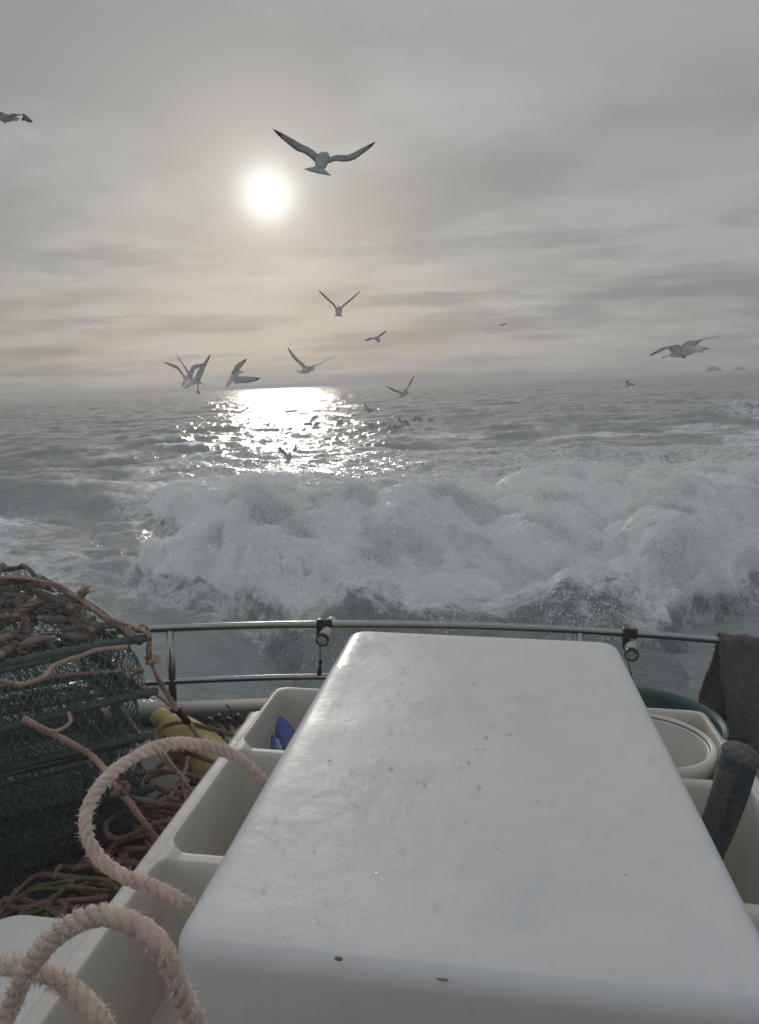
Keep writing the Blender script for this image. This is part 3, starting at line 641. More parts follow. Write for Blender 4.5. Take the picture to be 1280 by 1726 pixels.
for s_ in (-1, 1):
    P = tray_mesh(s_); b = np.array(rootbase(tub)); me = grid_mesh('side_tray', (P - b), P.shape[0], P.shape[1], M['tray']); o = part('side_tray', None, None, tub, mesh=me)
    o['label'] = 'port side tray with three sunk compartments' if s_ < 0 else 'starboard side tray with three sunk compartments'
bs = MB(); bs.rbox((-0.655, 0.60, DECK), (0.655, 2.24, -1.19), 0.05, 0.02); part('base', bs, M['tray'], tub)
wl = MB(); wl.rbox((-0.262, 0.92, -1.20), (0.262, 2.22, -0.928), 0.03, 0.005); part('inner_well', wl, M['tray'], tub)
# beads of water on the lid
def beads():
    mb = MB(); n = 0
    while n < 520:
        a = random.random()
        if a < 0.6: u = random.gauss(-0.24, 0.10); v = random.uniform(0.95, 2.3)
        else: u = random.uniform(-0.39, 0.38); v = random.uniform(0.93, 2.31)
        if not (-0.39 < u < 0.37 and 0.93 < v < 2.30): continue
        if perlin(np.array([u * 9]), np.array([v * 5]), 3)[0] < -0.12 and random.random() < 0.8: continue
        r = random.uniform(0.0009, 0.0024) if random.random() < 0.9 else random.uniform(0.0024, 0.0042); st = random.uniform(0.8, 1.7)
        rs = []
        for f, h in ((1.0, -0.1), (0.92, 0.22), (0.62, 0.48)):
            a_ = np.arange(7) / 7 * 2 * math.pi + random.random()
            rs.append(np.stack([u + r * f * np.cos(a_), v + r * f * st * np.sin(a_), np.full(7, LIDW + 0.0035 + h * r * 0.9)], 1))
        mb.rings(rs, True, False, False); k = mb.n; base = k - 7
        mb.add([(u, v, LIDW + 0.0035 + 0.56 * r * 0.9)], []); mb.f += [(base + j, base + (j + 1) % 7, mb.n - 1) for j in range(7)]
        n += 1
    return mb
single('water_beads', beads(), M['bead'], (0, 1.6, LIDW), 'small water beads scattered over the white tub lid', 'water', kind='stuff')

# small white bin beside the tub
wb = root('white_bin', (-0.79, 0.85, DECK), 'white rounded bin lid at the lower left beside the side tray', 'bin')
mb = MB(); mb.rbox((-0.905, 0.40, DECK), (-0.70, 1.20, -1.05), 0.05, 0.02); part('body', mb, M['whiteplastic'], wb)
mb = MB(); mb.rbox((-0.925, 0.38, -1.045), (-0.69, 1.24, -1.0), 0.06, 0.014); part('lid', mb, M['whiteplastic'], wb)

# ------------------------------------------------------------------ ropes
def rope_mb(P, rad, pitch, n=7, strands=3):
    P = np.asarray(P); T, U, B = frames(P); s = np.concatenate([[0], np.cumsum(np.linalg.norm(np.diff(P, axis=0), axis=1))])
    mb = MB(); wob = 1 + 0.07 * np.sin(s / rad * .31 + 1) + 0.05 * np.sin(s / rad * .83); ro = (rad * 0.50 * wob)[:, None]; rs_ = rad * 0.56 * (1 + 0.06 * np.sin(s / rad * .47)); P = P + rad * 0.10 * (np.sin(s / rad * .6)[:, None] * U + np.cos(s / rad * .43)[:, None] * B)
    for k in range(strands):
        a = 2 * math.pi * (s / pitch + k / strands); Q = P + ro * (np.cos(a)[:, None] * U + np.sin(a)[:, None] * B); mb.tube(Q, rs_, n)
    return mb
def fibres(P, rad, count, ln, lean=0.0):
    P = np.asarray(P); T, U, B = frames(P); mb = MB(); V = []; F = []
    for k in range(count):
        i = random.randrange(2, len(P) - 2); a = random.uniform(0, 2 * math.pi); d = math.cos(a) * U[i] + math.sin(a) * B[i]; sd_ = np.cross(d, T[i])
        l = ln * random.uniform(0.4, 1.4); q = P[i] + T[i] * random.uniform(-0.004, 0.004) + d * rad * 0.86; w_ = random.uniform(0.0005, 0.0011) * (1 + rad * 20)
        tip = q + d * l + T[i] * random.uniform(-1, 1) * l * 0.7 + sd_ * random.uniform(-.6, .6) * l
        o = len(V); V += [q - sd_ * w_, q + sd_ * w_, q + T[i] * w_ * 1.4, tip]; F += [(o, o + 1, o + 3), (o + 1, o + 2, o + 3), (o + 2, o, o + 3)]
    return mb.add(V, F)
def rope_thing(name, pts, rad, pitch, m, label, group=None, fib=0, fl=0.008, n=None, nside=7):
    L_ = np.sum(np.linalg.norm(np.diff(np.array(pts), axis=0), axis=1)); n = n or max(24, int(L_ / (pitch / 9)))
    P = spline(pts, n); base = P[np.argmin(P[:, 2])]
    if not fib: return single(name, rope_mb(P, rad, pitch, nside), m, base, label, 'rope', group)
    o = root(name, base, label, 'rope', group); part('strands', rope_mb(P, rad, pitch, nside), m, o); part('loose_fibres', fibres(P, rad, fib, fl), M['fibre'], o, smooth=False, kind='stuff'); return o
l1 = [bd(470, 1352, 1.62), bd(440, 1312, 1.56), bd(398, 1276, 1.52), bd(345, 1256, 1.48), bd(290, 1254, 1.43), bd(235, 1270, 1.38), bd(185, 1308, 1.32), bd(150, 1358, 1.27), bd(146, 1405, 1.23), bd(165, 1445, 1.21), bd(205, 1473, 1.20), bd(260, 1497, 1.20), bd(318, 1528, 1.22), bd(375, 1580, 1.27)]
rope_thing('mooring_rope', l1, 0.0113, 0.052, M['rope'], 'thick frayed pink rope bent in an open loop over the side tray', 'thick ropes by the tub', 1000, 0.0075)
l2 = [bd(-40, 1790, 0.90), bd(10, 1712, 0.87), bd(45, 1640, 0.85), bd(95, 1575, 0.83), bd(165, 1543, 0.81), bd(235, 1562, 0.80), bd(282, 1612, 0.80), bd(305, 1668, 0.81), bd(325, 1720, 0.83), bd(350, 1800, 0.87)]
rope_thing('mooring_rope', l2, 0.0116, 0.050, M['rope'], 'thick pinkish rope arching up in the near lower left corner', 'thick ropes by the tub', 650, 0.006)
l3 = [bd(-60, 1630, 0.95), bd(-10, 1624, 0.93), bd(40, 1628, 0.915), bd(85, 1645, 0.90), bd(128, 1675, 0.89), bd(165, 1712, 0.88), bd(200, 1770, 0.88)]
rope_thing('mooring_rope', l3, 0.0120, 0.052, M['rope_tan'], 'short tan twisted rope end crossing beneath the near arched rope', 'thick ropes by the tub', 800, 0.006)
# coil lying in the near compartment of the port tray
cp = [(-0.45 + 0.10 * math.cos(t) * (1 - 0.02 * t), 0.93 + 0.22 * math.sin(t), -1.215 + 0.006 * t) for t in np.linspace(0, 15, 40)]
rope_thing('mooring_rope', cp, 0.0140, 0.058, M['rope_tan'], 'tan rope coil lying at the bottom of the near tray compartment', 'thick ropes by the tub')

# ------------------------------------------------------------------ stack of net traps to port
def net_panel(mb, A, B, C, D, cell, r, sag=0.0, bulge=0.0, jit=0.25, seed=0):
    """diamond netting stretched over the quad A-B-C-D (A->B along, A->D across)"""
    g = random.Random(seed); A, B, C, D = map(np.array, (A, B, C, D)); la = np.linalg.norm(B - A); lb = np.linalg.norm(D - A)
    nx = max(3, int(la / cell)); ny = max(2, int(lb / (cell * 0.75))); nrm = np.cross(B - A, D - A); nrm = nrm / (np.linalg.norm(nrm) + 1e-9)
    pts = {}
    for j in range(ny + 1):
        for i in range(nx + 1):
            s = (i + (0.5 if j % 2 else 0)) / (nx + 0.5); t = j / ny
            q = (A * (1 - s) + B * s) * (1 - t) + (D * (1 - s) + C * s) * t
            b_ = 4 * t * (1 - t); q = q + nrm * (bulge * b_ * (0.8 + 0.4 * math.sin(s * 9 + seed))) - np.array([0, 0, sag * b_])
            if 0 < j < ny: q = q + np.array([g.gauss(0, 1) for _ in range(3)]) * cell * jit * 0.35
            pts[i, j] = q
    def link(a, b):
        d = b - a; h = np.array([0.3, 0.2, 0.9]); x = np.cross(d, h); x /= np.linalg.norm(x) + 1e-9; y = np.cross(d, x); y /= np.linalg.norm(y) + 1e-9
        a_ = [r * (math.cos(t) * x + math.sin(t) * y) for t in (0, 2.094, 4.189)]
        mb.add([a + k for k in a_] + [b + k for k in a_], [(0, 1, 4, 3), (1, 2, 5, 4), (2, 0, 3, 5)])
    for j in range(ny):
        for i in range(nx + 1):
            if j % 2 == 0: nb = [(i, j + 1), (i - 1, j + 1)]
            else: nb = [(i, j + 1), (i + 1, j + 1)]
            for q in nb:
                if q in pts: link(pts[i, j], pts[q])
    for q in pts.values(): mb.add([q + np.array(k) * r * 2.0 for k in ((1, 0, 0), (-.5, .87, 0), (-.5, -.87, 0), (0, 0, 1.2), (0, 0, -1.2))], [(0, 1, 3), (1, 2, 3), (2, 0, 3), (1, 0, 4), (2, 1, 4), (0, 2, 4)])
def bar_mb(a, b, r):
    a = np.array(a); b = np.array(b); n = max(10, int(np.linalg.norm(b - a) / 0.010)); P = a + (b - a) * np.linspace(0, 1, n)[:, None]
    d = (b - a) / np.linalg.norm(b - a); P += np.array([0, 0, 1.0]) * (0.006 * np.sin(np.linspace(0, 5, n)))[:, None]
    rr_ = r * (1 + 0.10 * (np.arange(n) % 2)); return MB().tube(P, rr_, 8)
def trap(C, yaw, Lg, Wd, H, inset, bulge, label, seed, cell=0.030, inner=True):
    o = root('net_trap', C, label, 'trap', 'net traps stacked to port')
    e1 = np.array([math.cos(yaw), math.sin(yaw), 0.0]); e2 = np.array([e1[1], -e1[0], 0.0]); C = np.array(C)
    lo = [C, C + e1 * Lg, C + e1 * Lg + e2 * Wd, C + e2 * Wd]
    up = np.array([0, 0, H]); hi = [C + e1 * inset + e2 * inset + up, C + e1 * (Lg - inset) + e2 * inset + up, C + e1 * (Lg - inset) + e2 * (Wd - inset) + up, C + e1 * inset + e2 * (Wd - inset) + up]
    for k in range(4):
        ext = 0.03 if k % 2 == 0 else 0.0; a, b = lo[k], lo[(k + 1) % 4]; d = (b - a) / np.linalg.norm(b - a)
        part('frame_bar', bar_mb(a - d * ext, b + d * ext, 0.0125), M['netbar'], o)
    for k in range(4): part('top_hoop_bar', bar_mb(hi[k], hi[(k + 1) % 4], 0.007), M['netbar'], o)
    mb = MB()
    for k in range(4): net_panel(mb, lo[k], lo[(k + 1) % 4], hi[(k + 1) % 4], hi[k], cell, 0.0014, 0.0, bulge, 0.3, seed + k)
    net_panel(mb, hi[0], hi[1], hi[2], hi[3], cell * 1.1, 0.0011, 0.02, 0, 0.3, seed + 9)
    if inner:      # slack netting hanging doubled inside
        net_panel(mb, lo[0] * .9 + lo[2] * .1, lo[1] * .9 + lo[3] * .1, hi[1] * .85 + hi[3] * .15, hi[0] * .85 + hi[2] * .15, cell * 0.7, 0.0013, 0.02, -0.02, 0.7, seed + 20)
        net_panel(mb, lo[0] * .8 + lo[2] * .2, lo[1] * .8 + lo[3] * .2, hi[1] * .75 + hi[3] * .25, hi[0] * .75 + hi[2] * .25, cell * 0.6, 0.0014, 0.03, 0.02, 0.8, seed + 30)
        net_panel(mb, lo[0], lo[3], hi[3], hi[0], cell * 0.6, 0.0013, 0.02, -0.03, 0.8, seed + 40)
    n_ = part('netting', mb, M['net'], o, smooth=False); n_['kind'] = 'stuff'
    return o, lo, hi
YW = math.atan2(-0.73, -0.68)
C1 = bp(236, 1077, -0.70); C2 = bp(248, 1168, -0.85); C3 = bp(238, 1243, -1.0)
t1, lo1, hi1 = trap(C1, YW, 0.95, 0.62, 0.168, 0.20, 0.0, 'topmost net trap of the pile, its slack net full of pink rope', 100, 0.030, inner=False)
t2, lo2, hi2 = trap(C2, YW + 0.03, 0.95, 0.62, 0.140, 0.035, -0.035, 'second net trap from the top of the pile', 200, 0.026)
t3, lo3, hi3 = trap(C3, YW - 0.10, 0.95, 0.62, 0.140, 0.03, -0.035, 'third net trap from the top of the pile', 300, 0.026)
def dup_trap(src, base, yaw, label):
    r = src.copy(); COL.objects.link(r); r.matrix_world = Matrix.Translation(Vector(tuple(B2W @ np.asarray(base, float) + EYE))) @ B4 @ Matrix.Rotation(yaw, 4, 'Z'); r['base'] = tuple(float(x) for x in base); r['label'] = label
    for ch in list(src.children): c = ch.copy(); COL.objects.link(c); c.parent = r
    return r
for k, (dy, nm) in enumerate(((0.05, 'fourth'), (-0.04, 'fifth'), (0.06, 'sixth'), (0.0, 'lowest'))):
    dup_trap(t3, C3 + np.array([-0.02 * (k % 2) + 0.01, 0.02 * k - 0.02, -0.155 * (k + 1)]), dy, nm + ' net trap in the dark lower part of the pile')
# slack netting hanging in folds in front of the lower traps
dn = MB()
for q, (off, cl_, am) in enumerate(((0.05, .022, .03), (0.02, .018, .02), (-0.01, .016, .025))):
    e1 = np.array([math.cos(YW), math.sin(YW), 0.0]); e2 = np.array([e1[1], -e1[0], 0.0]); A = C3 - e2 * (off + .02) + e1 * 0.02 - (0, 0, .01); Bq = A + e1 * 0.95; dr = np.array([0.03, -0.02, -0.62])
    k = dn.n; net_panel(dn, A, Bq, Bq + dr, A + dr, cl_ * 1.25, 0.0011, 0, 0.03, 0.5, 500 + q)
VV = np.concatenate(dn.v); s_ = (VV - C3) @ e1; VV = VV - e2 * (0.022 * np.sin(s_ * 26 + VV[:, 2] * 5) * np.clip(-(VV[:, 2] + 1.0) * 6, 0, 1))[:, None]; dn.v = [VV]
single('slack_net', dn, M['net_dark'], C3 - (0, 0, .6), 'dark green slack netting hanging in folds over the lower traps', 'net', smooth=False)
# rope packed in the topmost trap
def tangle(lo, hi, n, rad, seed, k=7, loops=1.0):
    g = random.Random(seed); lo = np.array(lo); hi = np.array(hi); mbs = []
    for q in range(n):
        c = np.array([g.uniform(lo[i], hi[i]) for i in range(3)]); rx = g.uniform(0.10, 0.22) * loops; ry = g.uniform(0.05, 0.14) * loops; a0 = g.uniform(0, 6.28); tl = [g.uniform(-.5, .5) for _ in range(2)]
        pts = []
        for t in np.linspace(0, g.uniform(4.5, 7.5), k):
            p = c + np.array([rx * math.cos(t + a0), ry * math.sin(t * 1.1 + a0), 0.0]); p[2] += tl[0] * (p[0] - c[0]) * .5 + tl[1] * (p[1] - c[1]) * .5 + g.uniform(-.02, .02)
            pts.append(np.clip(p, lo - .06, hi + .06))
        mbs.append(rope_mb(spline(pts, 60), rad, rad * 5, 5))
    m = MB()
    for b in mbs:
        for V in b.v: pass
        m.add(np.concatenate(b.v), b.f)
    return m
def in_trap(lo, hi, n, rad, seed):
    g = random.Random(seed); m = MB(); e1 = (lo[1] - lo[0]); e2 = (lo[3] - lo[0])
    for q in range(n):
        s = g.uniform(.08, .92); t = g.uniform(.08, .7); lim = min(1.0, min(s * .95, (1 - s) * .95, t * .62, (1 - t) * .62) / 0.20) * 0.115
        c = lo[0] + e1 * s + e2 * t + np.array([0, 0, g.uniform(.35, 1.0) * lim]); d = np.array([g.gauss(0, 1), g.gauss(0, 1), g.gauss(0, .35)]); d /= np.linalg.norm(d); b_ = np.array([g.gauss(0, 1), g.gauss(0, 1), g.gauss(0, .4)]) * .02
        ln = g.uniform(.05, .13); P = spline([c - d * ln, c - d * ln * .3 + b_, c + d * ln * .4 - b_ * .5, c + d * ln], 26); r_ = rad * g.uniform(.7, 1.5)
        if g.random() < .6: m2 = rope_mb(P, r_, r_ * 5.5, 5)
        else: m2 = MB().tube(P, r_ * (.55 + .5 * np.sin(np.linspace(.15, 3.0, 26)) + .12 * np.sin(np.arange(26) * 2.1)), 7)
        m.add(np.concatenate(m2.v), m2.f)
    return m
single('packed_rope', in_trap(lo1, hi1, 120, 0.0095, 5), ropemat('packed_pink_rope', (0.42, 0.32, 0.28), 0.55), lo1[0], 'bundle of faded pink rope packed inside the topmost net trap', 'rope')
# bridles and thin lines on the pile
GT = 'thin salmon lines on the net traps'
rope_thing('thin_line', [bd(-40, 935, 2.5), bd(0, 951, 2.4), bd(30, 968, 2.3), hi1[0] * .6 + hi1[1] * .4 + (0, 0, .012), hi1[0] * .9 + hi1[1] * .1 + (0, 0, .012), bd(125, 1004, 2.17), bd(180, 1040, 2.2), C1 + (0.02, 0, .02), bd(250, 1108, 2.28), bd(278, 1160, 2.38), bd(300, 1198, 2.42)], 0.0050, 0.026, M['rope_thin'], 'salmon line running over the topmost trap and down to the black tape', GT, 300, .006, nside=5)
rope_thing('thin_line', [hi1[1] + (0, 0, .01), hi1[0] * .5 + hi1[1] * .5 + (0, 0, .02), hi1[0] * .8 + hi1[1] * .2 + (0, 0, .022), bd(95, 985, 2.16), bd(150, 1022, 2.18), bd(205, 1060, 2.2), C1 + (0.012, 0.02, .03), bd(256, 1112, 2.29), bd(268, 1150, 2.36), bd(296, 1196, 2.42)], 0.0050, 0.026, M['rope_thin'], 'second salmon line lying close along the first over the topmost trap', GT, 200, .006, nside=5)
rope_thing('thin_line', [C2 + (-.20, -.16, .10), C2 + (-.03, .02, .06), bd(222, 1142, 2.24), bd(260, 1168, 2.33), bd(300, 1200, 2.42)], 0.0048, 0.026, M['rope_thin'], 'salmon line slanting from the second trap to the black tape', GT, 150, .006, nside=5)
def knot(c, r, m, label, par_group):
    pts = [np.array(c) + r * np.array([math.sin(t) + 2 * math.sin(2 * t), math.cos(t) - 2 * math.cos(2 * t), -math.sin(3 * t)]) * 0.38 for t in np.linspace(0, 6.0, 40)]
    return rope_thing('knot', pts, r * 0.42, r * 2, m, label, par_group, nside=5)
knot(bd(256, 1112, 2.29), 0.017, M['rope_thin'], 'knot joining the salmon lines left of the rail post', 'rope knots')
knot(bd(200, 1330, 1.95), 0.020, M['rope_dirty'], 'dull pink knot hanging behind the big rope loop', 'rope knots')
rope_thing('thin_line', [bd(-30, 1138, 1.74), bd(10, 1150, 1.78), bd(40, 1153, 1.83), bd(75, 1140, 1.88), bd(92, 1122, 1.92), bd(125, 1110, 1.98), bd(165, 1096, 2.05), bd(215, 1090, 2.12)], 0.0062, 0.032, M['rope_thin'], 'salmon line laced in a sagging bight under the top trap frame', GT, 120, .005, nside=5)
rope_thing('thin_line', [bd(40, 1212, 1.84), bd(70, 1228, 1.88), bd(110, 1248, 1.93), bd(150, 1270, 1.96), bd(180, 1302, 1.95), bd(200, 1332, 1.95), bd(225, 1362, 1.97), bd(252, 1398, 2.0), bd(275, 1440, 2.05)], 0.0085, 0.040, M['rope_thin'], 'doubled dull pink line slanting down across the lower traps', GT, 120, .005, nside=5)
rope_thing('thin_line', [bd(60, 1222, 1.85), bd(95, 1232, 1.89), bd(118, 1218, 1.92), bd(116, 1200, 1.93)], 0.0050, 0.026, M['rope_thin'], 'small hook of salmon line sticking up from the third trap', GT, nside=5)
# frayed end standing up on the upper line
fe = MB()
for k in range(7):
    a = bd(134, 1008, 2.17); tip = bd(134 + random.uniform(-4, 30), 988 + random.uniform(-6, 10), 2.17 + random.uniform(-.03, .03)); fe.tube(spline([a, (a + tip) / 2 + np.array([random.uniform(-.006, .006), 0, .006]), tip], 8), np.linspace(0.0022, 0.0008, 8), 4)
single('frayed_rope_end', fe, M['rope_thin'], bd(134, 1008, 2.17), 'frayed rope end sticking up from the line on the topmost trap', 'rope')
# black tape and the line on towards the float
ta, tb_ = bd(298, 1196, 2.42), bd(318, 1218, 2.45)
single('tape_band', MB().tube(spline([ta, (ta + tb_) / 2, tb_], 12), np.array([.011] * 12), 10), M['tape'], tb_, 'black tape bound round the lines just above the yellow float', 'tape')
rope_thing('thin_line', [tb_, bd(335, 1240, 2.48), bd(352, 1262, 2.50), bd(375, 1285, 2.50)], 0.0080, 0.036, M['rope_thin'], 'salmon line crossing the front of the yellow float', GT, 60, .005, nside=5)
# heap of dirty rope between the traps and the tub
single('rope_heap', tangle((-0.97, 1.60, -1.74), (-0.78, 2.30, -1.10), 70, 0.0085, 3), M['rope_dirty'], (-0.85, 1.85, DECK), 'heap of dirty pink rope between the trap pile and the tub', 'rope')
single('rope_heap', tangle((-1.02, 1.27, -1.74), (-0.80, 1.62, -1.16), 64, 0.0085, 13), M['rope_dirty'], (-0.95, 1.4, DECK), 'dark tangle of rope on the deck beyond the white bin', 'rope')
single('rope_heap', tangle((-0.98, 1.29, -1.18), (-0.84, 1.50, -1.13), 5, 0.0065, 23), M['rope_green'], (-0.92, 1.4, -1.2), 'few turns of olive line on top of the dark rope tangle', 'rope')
gl = MB()
for a, b in (((296, 1318), (318, 1276)), ((276, 1270), (300, 1300)), ((300, 1300), (330, 1345)), ((286, 1345), (300, 1302)), ((262, 1262), (292, 1300)), ((318, 1370), (300, 1300))):
    A, B_ = bd(*a, 2.15), bd(*b, 2.17); gl.add(np.concatenate(rope_mb(spline([A, (A + B_) / 2 + np.array([.006, 0, -.008]), B_], 26), .0055, .028, 5).v), rope_mb(spline([A, (A + B_) / 2, B_], 26), .0055, .028, 5).f)
single('slack_lines', gl, M['rope_thin'], bd(300, 1345, 2.15), 'crossed salmon lines hanging slack below the yellow float', 'rope')

# ------------------------------------------------------------------ yellow floats by the rail
def float_(a, b, rad, label):
    a = np.array(a); b = np.array(b); ax = b - a; ln = np.linalg.norm(ax); o = root('yellow_float', (a + b) / 2 - np.array([0, 0, rad]), label, 'buoy', 'yellow floats by the rail')
    prof = [(rad * math.sin(t) ** 0.85, ln * (0.5 - 0.5 * math.cos(t))) for t in np.linspace(0.06, math.pi - 0.06, 26)]
    part('body', MB().lathe(prof, a, ax, 32), M['yellow'], o)
    part('eye', MB().lathe([(0.030, -0.035), (0.036, -0.01), (0.034, 0.02)], a, ax, 20), M['yellow'], o)
    part('seam', MB().lathe([(rad * 1.0, -0.003), (rad * 1.006, 0), (rad * 1.0, 0.003)], (a + b) / 2, ax, 32, caps=False), M['yellow'], o); return o
float_(bd(276, 1214, 2.62), bd(410, 1335, 2.42), 0.080, 'yellow float lying against the rail post under the salmon line')
float_(bd(428, 1222, 2.70), bd(380, 1350, 2.52), 0.070, 'yellow float half hidden behind the port side tray')
wd_ = MB()
for k in range(5):
    x0 = 345 + k * 16; wd_.tube(spline([bd(x0, 1218, 2.72), bd(x0 + 8, 1212 - 6 * (k % 2), 2.70), bd(x0 + 22, 1224, 2.68), bd(x0 + 26, 1240, 2.66)], 14), 0.008, 6)
wd_.tube(spline([bd(382, 1187, 2.72), bd(390, 1200, 2.70), bd(398, 1222, 2.68)], 10), np.linspace(.003, .006, 10), 6); wd_.tube(spline([bd(362, 1215, 2.72), bd(375, 1232, 2.66), bd(377, 1250, 2.64)], 10), .0055, 6)
single('old_dark_rope', wd_, M['weed'], bd(380, 1225, 2.7), 'old dark rope and weed snagged along the gunwale', 'rope')

# ------------------------------------------------------------------ small things on the rail
def rail_lamp(pc, ptube, dtube, label, cordpx, knot_on):
    u = bp(*pc, RW)[0]; v = rail_v(u); c = np.array([u, v, RW]); o = root('rail_light', c - (0, 0, 0.1), label, 'light', 'lamps clamped to the stern rail')
    mb = MB(); ax = np.array([1, -0.21 * (u - 0.2), 0.0])
    for dx_, r in ((-0.016, .026), (0.006, .0225), (0.018, .0225), (0.029, .021)): mb.lathe([(r * .7, -.006), (r, -.0045), (r, .0045), (r * .7, .006)], c + ax * dx_, ax, 18)
    part('clamp', mb, M['dark'], o)
    mb = MB(); mb.rbox(c + (-.024, -.034, -.050), c + (.002, -.006, .028), .006, .004); mb.rbox(c + (-.020, -.030, -.062), c + (.018, .012, -.020), .006, .004); part('bracket', mb, M['dark'], o)
    tip = bv(*ptube, v - dtube); ax2 = np.array([0.10, 1.0, 0.30]); ax2 /= np.linalg.norm(ax2)
    part('tube', MB().lathe([(.0, .150), (.020, .150), (.024, .14), (.0235, .012)], tip, ax2, 24), M['clear'], o)
    bz = part('bezel', MB().lathe([(.0235, .02), (.0272, .016), (.0275, -.002), (.0245, -.004), (.0235, .002)], tip, ax2, 28, caps=False), M['dark'], o)
    part('lens', MB().lathe([(.0242, .0035), (.018, .0015), (.008, .0002), (.0001, 0)], tip, ax2, 28, caps=False), M['lens'], bz)
    mb = MB(); a = tip + (-.012, .02, -.02); e = bv(*cordpx, rail_v(u) - .01); mid = (a * .4 + e * .6)
    mb.tube(spline([a, mid + (.001, 0, 0), e], 14), 0.0022, 6)
    if knot_on: mb.lathe([(.001, .055), (.008, .048), (.0075, .038), (.005, .030), (.008, .01), (.0115, -.004), (.009, -.016), (.002, -.024)], e, (0.1, 0, 1), 10)
    part('lanyard', mb, M['dark'], o); return o
rail_lamp((546, 1052), (543, 1080), 0.075, 'round lamp clamped under the rail left of the tub lid', (539, 1132), True)
rail_lamp((1062, 1072), (1065, 1105), 0.085, 'round lamp clamped under the rail right of the tub lid', (1067, 1150), False)

# ------------------------------------------------------------------ starboard side: tub, bucket, cloth, handle
gt = root('green_tub', (0.53, 2.60, DECK), 'large round dark green tub behind the white bucket', 'tub')
cg = (0.530, 2.580)
part('shell', MB().lathe([(.20, DECK), (.215, DECK + .02), (.262, -1.13), (.270, -1.115), (.281, -1.112), (.283, -1.104), (.277, -1.099), (.268, -1.101), (.262, -1.12), (.212, DECK + .06), (.0, DECK + .055)], (*cg, 0), n=56, caps=False), M['greentub'], gt)
part('rim', MB().lathe([(.272, -1.100), (.278, -1.0935), (.284, -1.096), (.2855, -1.106), (.279, -1.111)], (*cg, 0), n=56, caps=False), simple('worn_green_rim', (0.10, 0.14, 0.13), 0.4, 0, .3, 30), gt)
bk = root('white_bucket', (0.445, 2.035, -1.22), 'white plastic bucket standing in the starboard tray', 'bucket')
cb = (0.442, 2.038)
part('shell', MB().lathe([(.0, -1.225), (.140, -1.225), (.146, -1.218), (.163, -.955), (.166, -.952), (.166, -.938), (.160, -.934), (.1555, -.938), (.140, -1.21), (.0, -1.212)], (*cb, 0), n=48, caps=False), M['bucket'], bk)
part('rim', MB().lathe([(.158, -.972), (.176, -.970), (.178, -.935), (.1765, -.928), (.172, -.925), (.165, -.926), (.162, -.931)], (*cb, 0), n=48, caps=False), M['bucket'], bk)
def cloth_sheet():
    n, m = 46, 60; x0 = bp(1203, 1068, RW)[0]; V = []
    prof = []      # around the rail: back flap, over the tube, front flap
    for t in np.linspace(0, 1, m):
        s = t * 1.02
        if s < 0.42: prof.append((0.026, RW - (0.42 - s)))
        elif s < 0.42 + 0.082: a = (s - 0.42) / 0.082 * math.pi; prof.append((0.026 * math.cos(a), RW + 0.026 * math.sin(a)))
        else: prof.append((-0.026, RW - (s - 0.502)))
    for i in range(n):
        f = i / (n - 1); row = []
        for j, (dv, w) in enumerate(prof):
            back = dv > 0.0; drop = RW - w
            u = x0 + f * 0.52 + (-(0.034) * sstep(0, .3, drop) * (1 - f) * (1 if back else 0)) + (0.035 * sstep(0, .35, drop) * (1 - f) if not back else 0)
            fold = 0.020 * sstep(0, 0.3, drop) * math.sin(f * 13 + (1.5 if back else 0)) + 0.012 * sstep(0.05, .4, drop) * math.sin(f * 29 + drop * 6)
            vv_ = rail_v(u) + dv * (1 + 1.2 * sstep(0, .3, drop)) + (fold if back else -abs(fold) - .4 * fold)
            row.append((u, vv_, w + 0.004 * math.sin(f * 40 + j)))
        V.append(row)
    return np.array(V)
CV = cloth_sheet(); mbc = MB(); nC, mC = CV.shape[:2]
F_ = [(i * mC + j, (i + 1) * mC + j, (i + 1) * mC + j + 1, i * mC + j + 1) for i in range(nC - 1) for j in range(mC - 1)]
mbc.add(CV.reshape(-1, 3), F_)
cl = root('cloth', CV.reshape(-1, 3).min(0), 'dark grey ragged cloth draped over the rail at the right edge', 'cloth')
co = part('sheet', mbc, M['cloth'], cl); md = co.modifiers.new('thick', 'SOLIDIFY'); md.thickness = 0.006; md.offset = 0
fr = MB(); V = []; F = []
for side in (0,):
    for j in range(mC):
        for k in range(11):
            a = CV[side, j] + np.array([random.uniform(-.003, .002), random.uniform(-.004, .004), random.uniform(-.009, .009)]); tip = a + np.array([random.uniform(-.018, .004), random.uniform(-.006, .006), random.uniform(-.010, .006)]); o = len(V)
            V += [a + (0, 0, .0009), a - (0, 0, .0009), a + (0, .0012, 0), tip]; F += [(0 + o, 1 + o, 3 + o), (1 + o, 2 + o, 3 + o), (2 + o, 0 + o, 3 + o)]
fr.add(V, F); part('frayed_edge', fr, simple('pale_frayed_thread', (0.34, 0.30, 0.26), 0.9), cl, smooth=False, kind='stuff')
edge = MB().tube(CV[0][:, :] + np.array([-.001, 0, 0]), 0.0032, 5); part('hem', edge, simple('cloth_hem', (0.20, 0.18, 0.155), 0.95, 0, .4, 120), cl)
